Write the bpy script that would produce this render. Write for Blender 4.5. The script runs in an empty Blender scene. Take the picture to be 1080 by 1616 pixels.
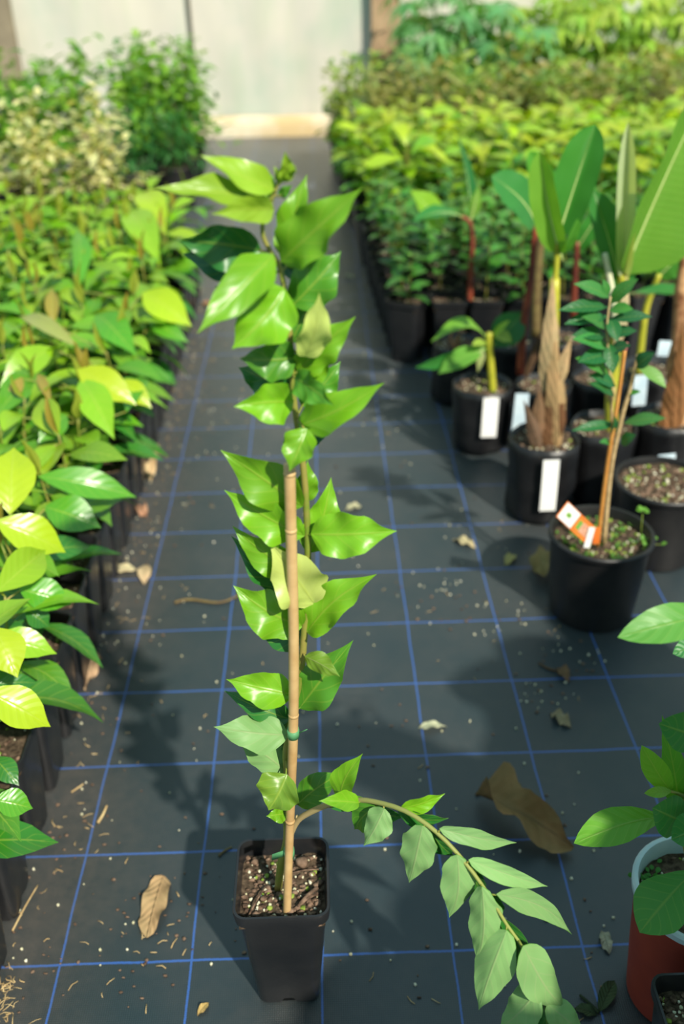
import bpy, math, random
from math import sin, cos, pi, radians
from mathutils import Vector as V, Matrix, Euler, noise as mnoise

C = bpy.context.scene.collection
SC = bpy.context.scene

# ------------------------------------------------------------------ camera
CAM = V((0.0207, -0.6522, 1.0042))
YAW, PITCH, ROLL, FPX = -0.01833, 0.5570, -0.02011, 1492.35
_f = V((-sin(YAW) * cos(PITCH), cos(YAW) * cos(PITCH), -sin(PITCH)))
_r0 = V((cos(YAW), sin(YAW), 0)); _u0 = _r0.cross(_f)
_r = _r0 * cos(ROLL) + _u0 * sin(ROLL)
_u = _u0 * cos(ROLL) - _r0 * sin(ROLL)
cd = bpy.data.cameras.new('camera'); cam = bpy.data.objects.new('camera', cd); C.objects.link(cam)
cam.matrix_world = Matrix(((_r.x, _u.x, -_f.x, CAM.x), (_r.y, _u.y, -_f.y, CAM.y), (_r.z, _u.z, -_f.z, CAM.z), (0, 0, 0, 1)))
cd.sensor_fit = 'VERTICAL'; cd.sensor_height = 36; cd.sensor_width = 24; cd.lens = FPX / 1616 * 36
cd.clip_start = 0.02; cd.clip_end = 60
cd.dof.use_dof = True; cd.dof.focus_distance = 0.87; cd.dof.aperture_fstop = 3.7
SC.camera = cam

# ------------------------------------------------------------------ light and exposure
SUNV = V((0.089, -0.158, 0.172)).normalized()
sd = bpy.data.lights.new('sun', 'SUN'); sun = bpy.data.objects.new('sun', sd); C.objects.link(sun)
sd.energy = 6.0; sd.angle = radians(1.4); sd.color = (1.0, 0.93, 0.80)
sun.rotation_euler = SUNV.to_track_quat('Z', 'Y').to_euler(); sun.location = (2, -3, 4)
w = bpy.data.worlds.new('world'); SC.world = w; w.use_nodes = True
wn = w.node_tree.nodes; wl = w.node_tree.links
bg = wn['Background']; tc = wn.new('ShaderNodeTexCoord'); sp = wn.new('ShaderNodeSeparateXYZ'); rp = wn.new('ShaderNodeValToRGB')
wl.new(tc.outputs['Generated'], sp.inputs[0]); wl.new(sp.outputs['Z'], rp.inputs[0]); wl.new(rp.outputs[0], bg.inputs[0])
rp.color_ramp.elements[0].position = 0.0; rp.color_ramp.elements[0].color = (0.55, 0.68, 0.72, 1)
rp.color_ramp.elements[1].position = 0.9; rp.color_ramp.elements[1].color = (0.52, 0.86, 1.0, 1)
bg.inputs['Strength'].default_value = 0.66
SC.view_settings.view_transform = 'Standard'; SC.view_settings.look = 'None'
SC.view_settings.exposure = 0.0; SC.view_settings.gamma = 1.0; SC.view_settings.use_curve_mapping = False

# ------------------------------------------------------------------ placing helpers
def ray(px, py):
    return _f + _r * ((px - 540) / FPX) + _u * ((808 - py) / FPX)
def G(px, py, z=0.0):                       # the point at height z seen at that spot of the photo
    d = ray(px, py); return CAM + d * ((z - CAM.z) / d.z)
def D(px, py, y):                           # the point at distance y into the house
    d = ray(px, py); return CAM + d * ((y - CAM.y) / d.y)
def proj(p):
    d = V(p) - CAM; z = d.dot(_f)
    return 540 + FPX * d.dot(_r) / z, 808 - FPX * d.dot(_u) / z, z
def px2m(n, p):
    return n * (V(p) - CAM).dot(_f) / FPX
def smooth(pts, n=4):
    pts = [V(p) for p in pts]; out = []
    for i in range(len(pts) - 1):
        p0 = pts[max(i - 1, 0)]; p1 = pts[i]; p2 = pts[i + 1]; p3 = pts[min(i + 2, len(pts) - 1)]
        for k in range(n):
            t = k / n
            out.append(0.5 * (2 * p1 + (p2 - p0) * t + (2 * p0 - 5 * p1 + 4 * p2 - p3) * t * t + (3 * p1 - p0 - 3 * p2 + p3) * t ** 3))
    out.append(pts[-1]); return out
ORD = 'first second third fourth fifth sixth seventh eighth ninth tenth eleventh twelfth thirteenth fourteenth fifteenth sixteenth seventeenth eighteenth nineteenth twentieth'.split()
def ordn(i):
    if i < 20: return ORD[i]
    return 'twenty-' + ORD[i - 20] if i < 29 else 'thirtieth'

# ------------------------------------------------------------------ materials
def mat(name):
    m = bpy.data.materials.new(name); m.use_nodes = True
    return m, m.node_tree.nodes, m.node_tree.links, m.node_tree.nodes['Principled BSDF']
def lin(r, g, b):
    return tuple(((c / 255) / 12.92 if c <= 10 else (((c / 255) + .055) / 1.055) ** 2.4) for c in (r, g, b)) + (1,)
def ramp(n, stops):
    r = n.new('ShaderNodeValToRGB'); e = r.color_ramp.elements
    while len(e) < len(stops): e.new(0.5)
    for x, (p, c) in zip(e, stops): x.position = p; x.color = c
    return r
def noise(n, l, scale, detail=3, co='Object', rough=.55):
    t = n.new('ShaderNodeTexCoord'); x = n.new('ShaderNodeTexNoise')
    x.inputs['Scale'].default_value = scale; x.inputs['Detail'].default_value = detail; x.inputs['Roughness'].default_value = rough
    l.new(t.outputs[co], x.inputs['Vector']); return x
def bump(n, l, src, strength, dist, b):
    k = n.new('ShaderNodeBump'); k.inputs['Strength'].default_value = strength; k.inputs['Distance'].default_value = dist
    l.new(src, k.inputs['Height']); l.new(k.outputs[0], b.inputs['Normal']); return k
def plain(name, c0, c1=None, rough=.6, scale=60, bmp=0.0, spec=.5, co='Object', bscale=None):
    m, n, l, b = mat(name)
    c1 = c1 or c0
    x = noise(n, l, scale, 4, co); r = ramp(n, [(.35, c0), (.65, c1)])
    l.new(x.outputs['Fac'], r.inputs[0]); l.new(r.outputs[0], b.inputs['Base Color'])
    b.inputs['Roughness'].default_value = rough; b.inputs['Specular IOR Level'].default_value = spec
    if bmp:
        y = noise(n, l, bscale or scale, 4, co)
        bump(n, l, y.outputs['Fac'], bmp, .002, b)
    return m
def mth(n, l, op, a, b=None, cl=False):
    k = n.new('ShaderNodeMath'); k.operation = op; k.use_clamp = cl
    for i, v in enumerate((a, b)):
        if v is None: continue
        if isinstance(v, (int, float)): k.inputs[i].default_value = v
        else: l.new(v, k.inputs[i])
    return k.outputs[0]
def mixc(n, l, f, a, b, mode='MIX'):
    k = n.new('ShaderNodeMix'); k.data_type = 'RGBA'; k.blend_type = mode
    for s, v in ((k.inputs[0], f), (k.inputs[6], a), (k.inputs[7], b)):
        if isinstance(v, (int, float, tuple)): s.default_value = v
        else: l.new(v, s)
    return k.outputs[2]
def leaf_mat(name, rough=.34, spec=.5, trans=.3, vein=.35, veins=9, vein_col=None, bmp=.35, mottle=.12, tcol=(1.35, 1.25, .35)):
    """a leaf surface: its own colour comes from the leaf's colour attribute; midrib and side veins from its own coordinates"""
    m, n, l, b = mat(name)
    at = n.new('ShaderNodeAttribute'); at.attribute_name = 'Col'
    uv = n.new('ShaderNodeUVMap'); uv.uv_map = 'UVMap'
    s = n.new('ShaderNodeSeparateXYZ'); l.new(uv.outputs[0], s.inputs[0])
    ac = mth(n, l, 'ABSOLUTE', mth(n, l, 'SUBTRACT', s.outputs['Y'], .5))           # 0 on the midrib, .5 on the margin
    mid = mth(n, l, 'SUBTRACT', 1.0, mth(n, l, 'MULTIPLY', ac, 26.0), True)
    ph = mth(n, l, 'FRACT', mth(n, l, 'SUBTRACT', mth(n, l, 'MULTIPLY', s.outputs['X'], float(veins)), mth(n, l, 'MULTIPLY', ac, 3.2)))
    sv = mth(n, l, 'ABSOLUTE', mth(n, l, 'SUBTRACT', ph, .5))
    side = mth(n, l, 'SUBTRACT', 1.0, mth(n, l, 'MULTIPLY', sv, 11.0), True)
    v = mth(n, l, 'MAXIMUM', mid, mth(n, l, 'MULTIPLY', side, .45))
    x = noise(n, l, 35, 3)
    dk = mixc(n, l, 1.0, at.outputs['Color'], (1 - mottle, 1 - mottle * .6, 1 - mottle, 1), 'MULTIPLY')
    lt = mixc(n, l, 1.0, at.outputs['Color'], (1 + mottle, 1 + mottle * .6, 1, 1), 'MULTIPLY')
    base = mixc(n, l, x.outputs['Fac'], dk, lt)
    vc = vein_col or (.42, .55, .12, 1)
    col = mixc(n, l, mth(n, l, 'MULTIPLY', v, vein), base, vc)
    l.new(col, b.inputs['Base Color']); b.inputs['Roughness'].default_value = rough; b.inputs['Specular IOR Level'].default_value = spec
    h = mth(n, l, 'ADD', mth(n, l, 'MULTIPLY', sv, 1.0), mth(n, l, 'MULTIPLY', mid, -.8))
    bump(n, l, h, bmp, .0015, b)
    tr = n.new('ShaderNodeBsdfTranslucent')
    l.new(mixc(n, l, 1.0, col, tcol + (1,), 'MULTIPLY'), tr.inputs['Color'])
    mx = n.new('ShaderNodeMixShader'); mx.inputs[0].default_value = trans
    l.new(b.outputs[0], mx.inputs[1]); l.new(tr.outputs[0], mx.inputs[2])
    l.new(mx.outputs[0], n['Material Output'].inputs['Surface'])
    return m

M = {}
M['leaf_upper'] = leaf_mat('leaf_upper', rough=.37, spec=.65, trans=.3, vein=.42, veins=5, vein_col=(.46, .56, .07, 1), bmp=.26)
M['leaf_under'] = leaf_mat('leaf_under', rough=.5, spec=.35, trans=.3, vein=.3, veins=5, vein_col=(.5, .45, .27, 1), bmp=.35)
M['leaf_glossy'] = leaf_mat('leaf_glossy', rough=.32, spec=.85, trans=.3, vein=.4, veins=8, vein_col=(.5, .62, .08, 1), bmp=.3)
M['leaf_soft'] = leaf_mat('leaf_soft', rough=.42, spec=.45, trans=.35, vein=.3, veins=8, bmp=.4)
M['leaf_banana'] = leaf_mat('leaf_banana', rough=.38, spec=.45, trans=.4, vein=.25, veins=34, vein_col=(.5, .62, .2, 1), bmp=.25)
M['dry_leaf'] = leaf_mat('dry_leaf', rough=.75, spec=.2, trans=.08, vein=.12, veins=8, vein_col=(.2, .13, .07, 1), bmp=1.0, mottle=.45, tcol=(1, .8, .5))
M['pot'] = plain('black_plastic', (.012, .013, .015, 1), (.02, .02, .021, 1), rough=.3, scale=14, bmp=.1, bscale=120, spec=.5)
M['pot_round'] = plain('black_pot_plastic', (.009, .009, .010, 1), (.018, .017, .017, 1), rough=.42, scale=18, bmp=.15, bscale=90)
M['bag'] = plain('black_bag_film', (.006, .006, .007, 1), (.011, .011, .012, 1), rough=.38, scale=22, bmp=.6, bscale=35)
M['terracotta'] = plain('terracotta', lin(135, 48, 32), lin(150, 58, 38), rough=.6, scale=25, bmp=.1)
M['pale_rim'] = plain('pale_blue_plastic', lin(165, 190, 195), lin(185, 205, 205), rough=.45, scale=25)
M['soil'] = plain('potting_soil', (.035, .024, .016, 1), (.12, .085, .055, 1), rough=.95, scale=180, bmp=1.0, spec=.15)
M['bark'] = plain('bark_chip', (.07, .042, .028, 1), (.26, .17, .115, 1), rough=.85, scale=120, bmp=.6, spec=.2)
M['perlite'] = plain('perlite', (.5, .47, .27, 1), (.78, .75, .6, 1), rough=.9, scale=200, bmp=.4, spec=.2)
M['moss'] = plain('moss', (.12, .20, .03, 1), (.3, .38, .07, 1), rough=.9, scale=150, bmp=.5, spec=.1)
M['bamboo'] = plain('bamboo', lin(178, 142, 92), lin(204, 172, 120), rough=.5, scale=30, bmp=.1)
M['stake_orange'] = plain('stained_stake', lin(190, 125, 55), lin(210, 150, 75), rough=.55, scale=40)
M['tie'] = plain('green_tape', lin(70, 130, 84), lin(84, 145, 96), rough=.55, scale=60)
M['stem_green'] = plain('green_stem', lin(110, 135, 40), lin(150, 140, 70), rough=.5, scale=50)
M['stem_wood'] = plain('woody_stem', lin(165, 140, 95), lin(195, 170, 125), rough=.7, scale=90, bmp=.4)
M['stem_dark'] = plain('brown_stem', lin(95, 75, 45), lin(120, 105, 60), rough=.7, scale=60)
M['pseudo'] = plain('banana_stem_yellow', lin(140, 150, 30), lin(190, 185, 60), rough=.45, scale=18)
M['pseudo_red'] = plain('banana_stem_red', lin(95, 40, 30), lin(150, 70, 45), rough=.5, scale=22)
M['pseudo_pale'] = plain('banana_stem_pale', lin(190, 200, 150), lin(225, 225, 190), rough=.45, scale=18)
M['sheath'] = plain('dry_sheath', lin(120, 75, 45), lin(200, 155, 110), rough=.8, scale=35, bmp=.6)
M['midrib'] = plain('pale_midrib', lin(185, 205, 120), lin(205, 220, 145), rough=.45, scale=20)
M['tag'] = plain('white_tag', lin(235, 235, 232), lin(245, 245, 242), rough=.5, scale=20)
M['tag_blue'] = plain('pale_blue_tag', lin(185, 208, 222), lin(205, 222, 230), rough=.5, scale=40)
M['orange'] = plain('orange_print', lin(225, 115, 45), lin(235, 130, 55), rough=.45, scale=30)
M['green_print'] = plain('green_print', lin(90, 150, 70), lin(130, 170, 60), rough=.5, scale=300)
M['brown_print'] = plain('brown_print', lin(190, 130, 100), lin(215, 170, 145), rough=.5, scale=200)
M['pink'] = plain('pink_dip', lin(225, 120, 125), lin(240, 150, 150), rough=.5, scale=30)
M['wood_post'] = plain('weathered_wood', lin(150, 122, 92), lin(178, 150, 118), rough=.8, scale=9, bmp=.3)
M['wood_post_grey'] = plain('grey_wood', lin(122, 112, 92), lin(148, 136, 112), rough=.8, scale=9, bmp=.3)
M['straw'] = plain('straw', lin(170, 140, 95), lin(205, 180, 130), rough=.85, scale=80)

# ------------------------------------------------------------------ mesh building
class MB:
    def __init__(s): s.v = []; s.f = []; s.m = []; s.uv = []; s.c = []
    def add(s, vs, fs, mi=0, uvs=None, col=(1, 1, 1)):
        o = len(s.v); s.v += [tuple(p) for p in vs]
        s.uv += uvs if uvs else [(0, .2)] * len(vs)
        if col and isinstance(col[0], (tuple, list)): s.c += [tuple(c) for c in col]
        else: s.c += [tuple(col)] * len(vs)
        s.f += [tuple(i + o for i in f) for f in fs]; s.m += [mi] * len(fs)
    def tube(s, pts, rad, seg=8, mi=0, cap=True, col=(1, 1, 1)):
        pts = [V(p) for p in pts]; n = len(pts)
        if isinstance(rad, (int, float)): rad = [rad] * n
        if len(rad) != n:
            rad = [rad[0] + (rad[-1] - rad[0]) * i / (n - 1) for i in range(n)] if len(rad) == 2 else [rad[min(int(i / (n - 1) * (len(rad) - 1) + .5), len(rad) - 1)] for i in range(n)]
        up = V((0, 0, 1)); vs = []; prev = None
        for i, p in enumerate(pts):
            t = (pts[min(i + 1, n - 1)] - pts[max(i - 1, 0)]).normalized()
            if prev is None:
                a = t.cross(up)
                if a.length < .05: a = t.cross(V((1, 0, 0)))
            else: a = prev - t * prev.dot(t)
            a.normalize(); prev = a; b = t.cross(a)
            for k in range(seg):
                q = 2 * pi * k / seg; vs.append(p + (a * cos(q) + b * sin(q)) * rad[i])
        fs = [(i * seg + k, i * seg + (k + 1) % seg, (i + 1) * seg + (k + 1) % seg, (i + 1) * seg + k) for i in range(n - 1) for k in range(seg)]
        if cap: fs += [tuple(range(seg))[::-1], tuple((n - 1) * seg + k for k in range(seg))]
        s.add(vs, fs, mi, None, col)
    def loops(s, L, mi=0, cap0=True, cap1=True, mis=None):
        n = len(L[0]); vs = [p for lp in L for p in lp]
        for i in range(len(L) - 1):
            pass
        o = len(s.v); s.v += [tuple(p) for p in vs]; s.uv += [(0, .2)] * len(vs); s.c += [(1, 1, 1)] * len(vs)
        for i in range(len(L) - 1):
            for k in range(n):
                s.f.append((o + i * n + k, o + i * n + (k + 1) % n, o + (i + 1) * n + (k + 1) % n, o + (i + 1) * n + k)); s.m.append(mis[i] if mis else mi)
        if cap0: s.f.append(tuple(o + k for k in range(n))[::-1]); s.m.append(mi)
        if cap1: s.f.append(tuple(o + (len(L) - 1) * n + k for k in range(n))); s.m.append(mi)
    def box(s, c, h, rot=None, mi=0):
        c = V(c); R = rot or Matrix.Identity(3)
        vs = [c + R @ V((x * h[0], y * h[1], z * h[2])) for x in (-1, 1) for y in (-1, 1) for z in (-1, 1)]
        s.add(vs, [(0, 1, 3, 2), (4, 6, 7, 5), (0, 4, 5, 1), (2, 3, 7, 6), (0, 2, 6, 4), (1, 5, 7, 3)], mi)
    def blob(s, c, r, rng, mi=0, sq=(1, 1, 1), rough=.25):
        vs = []; 
        for i, la in enumerate((-90, -35, 35, 90)):
            k = 1 if abs(la) == 90 else 5
            for j in range(k):
                q = 2 * pi * (j + .5 * (i % 2)) / 5 + rng.random() * .5
                d = V((cos(radians(la)) * cos(q) * sq[0], cos(radians(la)) * sin(q) * sq[1], sin(radians(la)) * sq[2]))
                vs.append(V(c) + d * r * (1 + rng.uniform(-rough, rough)))
        fs = [(0, 1 + (j + 1) % 5, 1 + j) for j in range(5)] + [(1 + j, 1 + (j + 1) % 5, 6 + (j + 1) % 5, 6 + j) for j in range(5)] + [(6 + j, 6 + (j + 1) % 5, 11) for j in range(5)]
        s.add(vs, fs, mi)
    def build(s, name, mats, parent=None, origin=(0, 0, 0), flat=False):
        me = bpy.data.meshes.new(name); o0 = V(origin)
        me.from_pydata([tuple(V(p) - o0) for p in s.v], [], s.f)
        for m_ in mats: me.materials.append(M[m_] if isinstance(m_, str) else m_)
        me.polygons.foreach_set('material_index', s.m)
        if not flat: me.polygons.foreach_set('use_smooth', [True] * len(s.f))
        if name == 'pot': me.set_sharp_from_angle(angle=radians(32))
        u = me.uv_layers.new(name='UVMap'); d = []
        for lp in me.loops: d += s.uv[lp.vertex_index]
        u.data.foreach_set('uv', d)
        a = me.attributes.new('Col', 'FLOAT_COLOR', 'POINT'); d = []
        for c in s.c: d += [c[0], c[1], c[2], 1.0]
        a.data.foreach_set('color', d)
        me.update()
        o = bpy.data.objects.new(name, me); C.objects.link(o)
        if parent: o.parent = parent
        else: o.location = o0
        return o

PROF = {
    'ovate': [(0, .03), (.04, .42), (.12, .76), (.24, .97), (.36, 1), (.5, .92), (.64, .72), (.76, .46), (.86, .22), (.94, .08), (1, 0)],
    'acute': [(0, .03), (.05, .40), (.14, .75), (.25, .95), (.37, 1), (.5, .96), (.63, .79), (.75, .53), (.85, .27), (.92, .11), (.97, .04), (1, 0)],
    'acum': [(0, .02), (.08, .3), (.2, .66), (.35, .94), (.48, 1), (.6, .92), (.74, .66), (.86, .32), (.94, .11), (1, 0)],
    'saddle': [(0, .05), (.1, .75), (.25, 1), (.42, .75), (.55, .62), (.72, .85), (.88, .6), (1, .12)],
    'ellip': [(0, .02), (.08, .28), (.2, .64), (.35, .93), (.5, 1), (.64, .93), (.78, .66), (.88, .36), (.95, .14), (1, 0)],
    'obov': [(0, .02), (.1, .2), (.25, .5), (.42, .82), (.58, 1), (.72, .96), (.84, .72), (.93, .38), (1, 0)],
    'lance': [(0, .05), (.1, .5), (.25, .9), (.4, 1), (.6, .78), (.8, .4), (.92, .14), (1, 0)],
    'oblong': [(0, .1), (.05, .55), (.14, .88), (.3, 1), (.6, 1), (.78, .9), (.9, .62), (.97, .3), (1, .02)],
}
def prof(name, t):
    P = PROF[name]
    for (a, x), (b, y) in zip(P, P[1:]):
        if t <= b: 
            k = (t - a) / (b - a); k = k * k * (3 - 2 * k) * .4 + k * .6
            return x + (y - x) * k
    return 0
def leaf(mb, base, tip, nrm, width, shape='ovate', nl=8, nw=4, arch=.08, fold=.15, wave=.0, wf=3, twist=0., col=(.1, .4, .05), mi=0,
         two=None, col2=None, rng=random, bend=0., edge=0.):
    """one blade from base to tip, upper side along nrm; arch bows it up, fold lifts the halves into a V, wave ruffles the margin.
       two = (material of the under side): makes a blade with thickness and an under side of its own"""
    base, tip = V(base), V(tip); ax = tip - base; L = ax.length; a = ax / L
    n0 = V(nrm); n0 = (n0 - a * n0.dot(a))
    if n0.length < 1e-4: n0 = a.cross(V((1, .3, .2)))
    n0.normalize(); sd0 = a.cross(n0)
    ph = rng.uniform(0, 6.28); ph2 = rng.uniform(0, 6.28)
    top = []; nor = []; uvs = []
    for i in range(nl + 1):
        t = i / nl; hw = prof(shape, t) * width / 2; tw = twist * (t - .3)
        n = n0 * cos(tw) + sd0 * sin(tw); sd = sd0 * cos(tw) - n0 * sin(tw)
        ctr = base + a * (L * t) + n0 * (L * arch * sin(pi * t)) + sd0 * (L * bend * sin(pi * t))
        hb = hw
        for j in range(nw + 1):
            q = 2 * j / nw - 1
            hw = hb * (1 + edge * sin(wf * 2 * pi * t * 1.3 + (ph2 if q > 0 else ph)) * abs(q))
            h = abs(q) * hw * fold + wave * width * (abs(q) ** 1.5) * sin(wf * 2 * pi * t + (ph if q > 0 else ph2)) * min(1, hw / width * 3)
            top.append(ctr + sd * (q * hw * (1 - .15 * abs(fold) * abs(q))) + n * h); nor.append(n); uvs.append((t, j / nw))
    k = nw + 1
    fs = [(i * k + j, i * k + j + 1, (i + 1) * k + j + 1, (i + 1) * k + j) for i in range(nl) for j in range(nw)]
    if two is None:
        mb.add(top, [f[::-1] for f in fs], mi, uvs, col); return
    th = .00025
    mb.add([p + n * th for p, n in zip(top, nor)], [f[::-1] for f in fs], mi, uvs, col)
    mb.add([p - n * th for p, n in zip(top, nor)], fs, two, uvs, col2 or col)

def tag(o, label=None, cat=None, group=None, kind=None):
    if label: o['label'] = label
    if cat: o['category'] = cat
    if group: o['group'] = group
    if kind: o['kind'] = kind
    return o
def empty(name, loc, label, cat, group=None, rz=0):
    o = bpy.data.objects.new(name, None); C.objects.link(o); o.location = loc; o.rotation_euler = (0, 0, rz); o.empty_display_size = .02
    return tag(o, label, cat, group)
def copy_tree(o, loc, rz, label, scale=1.0, parts=None):
    r = o.copy(); C.objects.link(r); r.location = loc; r.rotation_euler = (0, 0, rz); r['label'] = label
    for ch in o.children:
        c = ch.copy(); C.objects.link(c); c.parent = r
        for g in ch.children:
            d = g.copy(); C.objects.link(d); d.parent = c
        if ch.name.split('.')[0] in ('foliage', 'stem') and scale != 1.0: c.scale = (scale,) * 3
    return r

# ------------------------------------------------------------------ the setting
def floor_mat():
    m, n, l, b = mat('woven_weed_mat')
    t = n.new('ShaderNodeTexCoord'); s = n.new('ShaderNodeSeparateXYZ'); l.new(t.outputs['Object'], s.inputs[0])
    wob = noise(n, l, 6, 2); fray = noise(n, l, 420, 1)
    def line(ax, wd):
        c = mth(n, l, 'ADD', s.outputs[ax], mth(n, l, 'MULTIPLY', mth(n, l, 'SUBTRACT', wob.outputs['Fac'], .5), .006))
        d = mth(n, l, 'ABSOLUTE', mth(n, l, 'SUBTRACT', mth(n, l, 'FRACT', mth(n, l, 'ADD', mth(n, l, 'DIVIDE', c, .15), 20.5)), .5))
        d = mth(n, l, 'ADD', mth(n, l, 'MULTIPLY', d, .15), mth(n, l, 'MULTIPLY', mth(n, l, 'SUBTRACT', fray.outputs['Fac'], .5), .0012))
        return mth(n, l, 'SUBTRACT', 1.0, mth(n, l, 'MULTIPLY', mth(n, l, 'SUBTRACT', d, wd), 2500.0, True), True)
    ln = mth(n, l, 'MAXIMUM', line('X', .0010), line('Y', .0012))
    big = noise(n, l, 3.5, 5, rough=.65); fine = noise(n, l, 60, 4, rough=.7)
    # dust trodden into the weave, thickest along the row of pots on the left
    edge = mth(n, l, 'SUBTRACT', 1.0, mth(n, l, 'MULTIPLY', mth(n, l, 'ABSOLUTE', mth(n, l, 'ADD', s.outputs['X'], .34)), 9.0), True)
    dust = mth(n, l, 'MULTIPLY', mth(n, l, 'MULTIPLY', mth(n, l, 'SUBTRACT', big.outputs['Fac'], .38, True), 2.6, True), mth(n, l, 'ADD', mth(n, l, 'MULTIPLY', fine.outputs['Fac'], .9), .1), True)
    dust = mth(n, l, 'ADD', dust, mth(n, l, 'MULTIPLY', edge, mth(n, l, 'MULTIPLY', fine.outputs['Fac'], .85)), True)
    wv = n.new('ShaderNodeTexWave'); wv.inputs['Scale'].default_value = 130; l.new(t.outputs['Object'], wv.inputs['Vector'])
    wv2 = n.new('ShaderNodeTexWave'); wv2.inputs['Scale'].default_value = 130; wv2.bands_direction = 'Y'; l.new(t.outputs['Object'], wv2.inputs['Vector'])
    weave = mth(n, l, 'MULTIPLY', wv.outputs['Fac'], wv2.outputs['Fac'])
    c0 = mixc(n, l, weave, (.011, .023, .028, 1), (.026, .043, .050, 1))
    c1 = mixc(n, l, mth(n, l, 'MULTIPLY', dust, .55), c0, (.125, .10, .082, 1))
    bl = mixc(n, l, mth(n, l, 'MULTIPLY', dust, .6), (.026, .10, .36, 1), (.11, .14, .24, 1))
    col = mixc(n, l, ln, c1, bl)
    l.new(col, b.inputs['Base Color']); b.inputs['Roughness'].default_value = .36; b.inputs['Specular IOR Level'].default_value = .65
    b.inputs['Sheen Weight'].default_value = .27; b.inputs['Sheen Roughness'].default_value = .4
    bump(n, l, weave, .35, .0006, b)
    return m
M['mat'] = floor_mat()
mb = MB(); mb.box((0, 2.0, -.02), (4.5, 4.2, .02))
tag(mb.build('floor', ['mat'], flat=True), kind='structure')

def film_mat():
    m, n, l, b = mat('greenhouse_film')
    x = noise(n, l, 1.6, 4); t = n.new('ShaderNodeTexCoord'); mp = n.new('ShaderNodeMapping')
    mp.inputs['Rotation'].default_value = (0, radians(25), 0); mp.inputs['Scale'].default_value = (3, 1, .7)
    l.new(t.outputs['Object'], mp.inputs[0]); st = n.new('ShaderNodeTexNoise'); st.inputs['Scale'].default_value = 2.2; l.new(mp.outputs[0], st.inputs['Vector'])
    r = ramp(n, [(.34, lin(205, 212, 196)), (.5, lin(224, 218, 204)), (.66, lin(232, 225, 206))])
    l.new(x.outputs['Fac'], r.inputs[0])
    r2 = ramp(n, [(.45, (1, 1, 1, 1)), (.7, (.88, .95, .88, 1))]); l.new(st.outputs['Fac'], r2.inputs[0])
    col = mixc(n, l, 1.0, r.outputs[0], r2.outputs[0], 'MULTIPLY')
    l.new(col, b.inputs['Base Color']); b.inputs['Roughness'].default_value = .35; b.inputs['Specular IOR Level'].default_value = .4
    bump(n, l, st.outputs['Fac'], .4, .02, b)
    tr = n.new('ShaderNodeBsdfTranslucent'); l.new(col, tr.inputs['Color'])
    mx = n.new('ShaderNodeMixShader'); mx.inputs[0].default_value = .2
    l.new(b.outputs[0], mx.inputs[1]); l.new(tr.outputs[0], mx.inputs[2]); l.new(mx.outputs[0], n['Material Output'].inputs['Surface'])
    return m
M['film'] = film_mat()
WY = 5.0
mb = MB()
nx, nz = 120, 24
vs = [V((-4 + 8 * i / nx, WY + .012 * mnoise.noise(V((i * .35, k * .12, 3))) + .006 * sin(i * 1.7 + k * .5), 2.4 * k / nz)) for k in range(nz + 1) for i in range(nx + 1)]
mb.add(vs, [(k * (nx + 1) + i, k * (nx + 1) + i + 1, (k + 1) * (nx + 1) + i + 1, (k + 1) * (nx + 1) + i) for k in range(nz) for i in range(nx)])
tag(mb.build('wall_back', ['film']), kind='structure')
mb = MB(); mb.box((.405, WY - .055, 1.2), (.075, .035, 1.2)); tag(mb.build('trim_1', ['wood_post'], flat=True), kind='structure')
mb = MB(); mb.box((-1.615, WY - .055, 1.2), (.065, .035, 1.2)); tag(mb.build('trim_2', ['wood_post_grey'], flat=True), kind='structure')
mb = MB(); mb.tube([(-.625, WY - .03, 0), (-.625, WY - .03, 2.4)], .008, 8); tag(mb.build('trim_3', ['wood_post_grey']), kind='structure')
M['sandy'] = plain('sandy_board', lin(196, 172, 128), lin(216, 208, 188), rough=.9, scale=4, bmp=.5, bscale=60)
mb = MB(); rng = random.Random(5)
n = 80
L = []
for k, (dy, z) in enumerate(((-.07, -.002), (-.066, .05), (-.055, .085), (-.03, .10), (-.014, .104))):
    for i in range(n + 1):
        x = -3.8 + 7.6 * i / n
        L.append(V((x, WY + dy + .006 * mnoise.noise(V((x * 5, k, 0))), z * (1 + .14 * mnoise.noise(V((x * 4, 2, k)))))))
mb.add(L, [(k * (n + 1) + i, k * (n + 1) + i + 1, (k + 1) * (n + 1) + i + 1, (k + 1) * (n + 1) + i) for k in range(4) for i in range(n)])
tag(mb.build('baseboard_back', ['sandy']), kind='structure')

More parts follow.
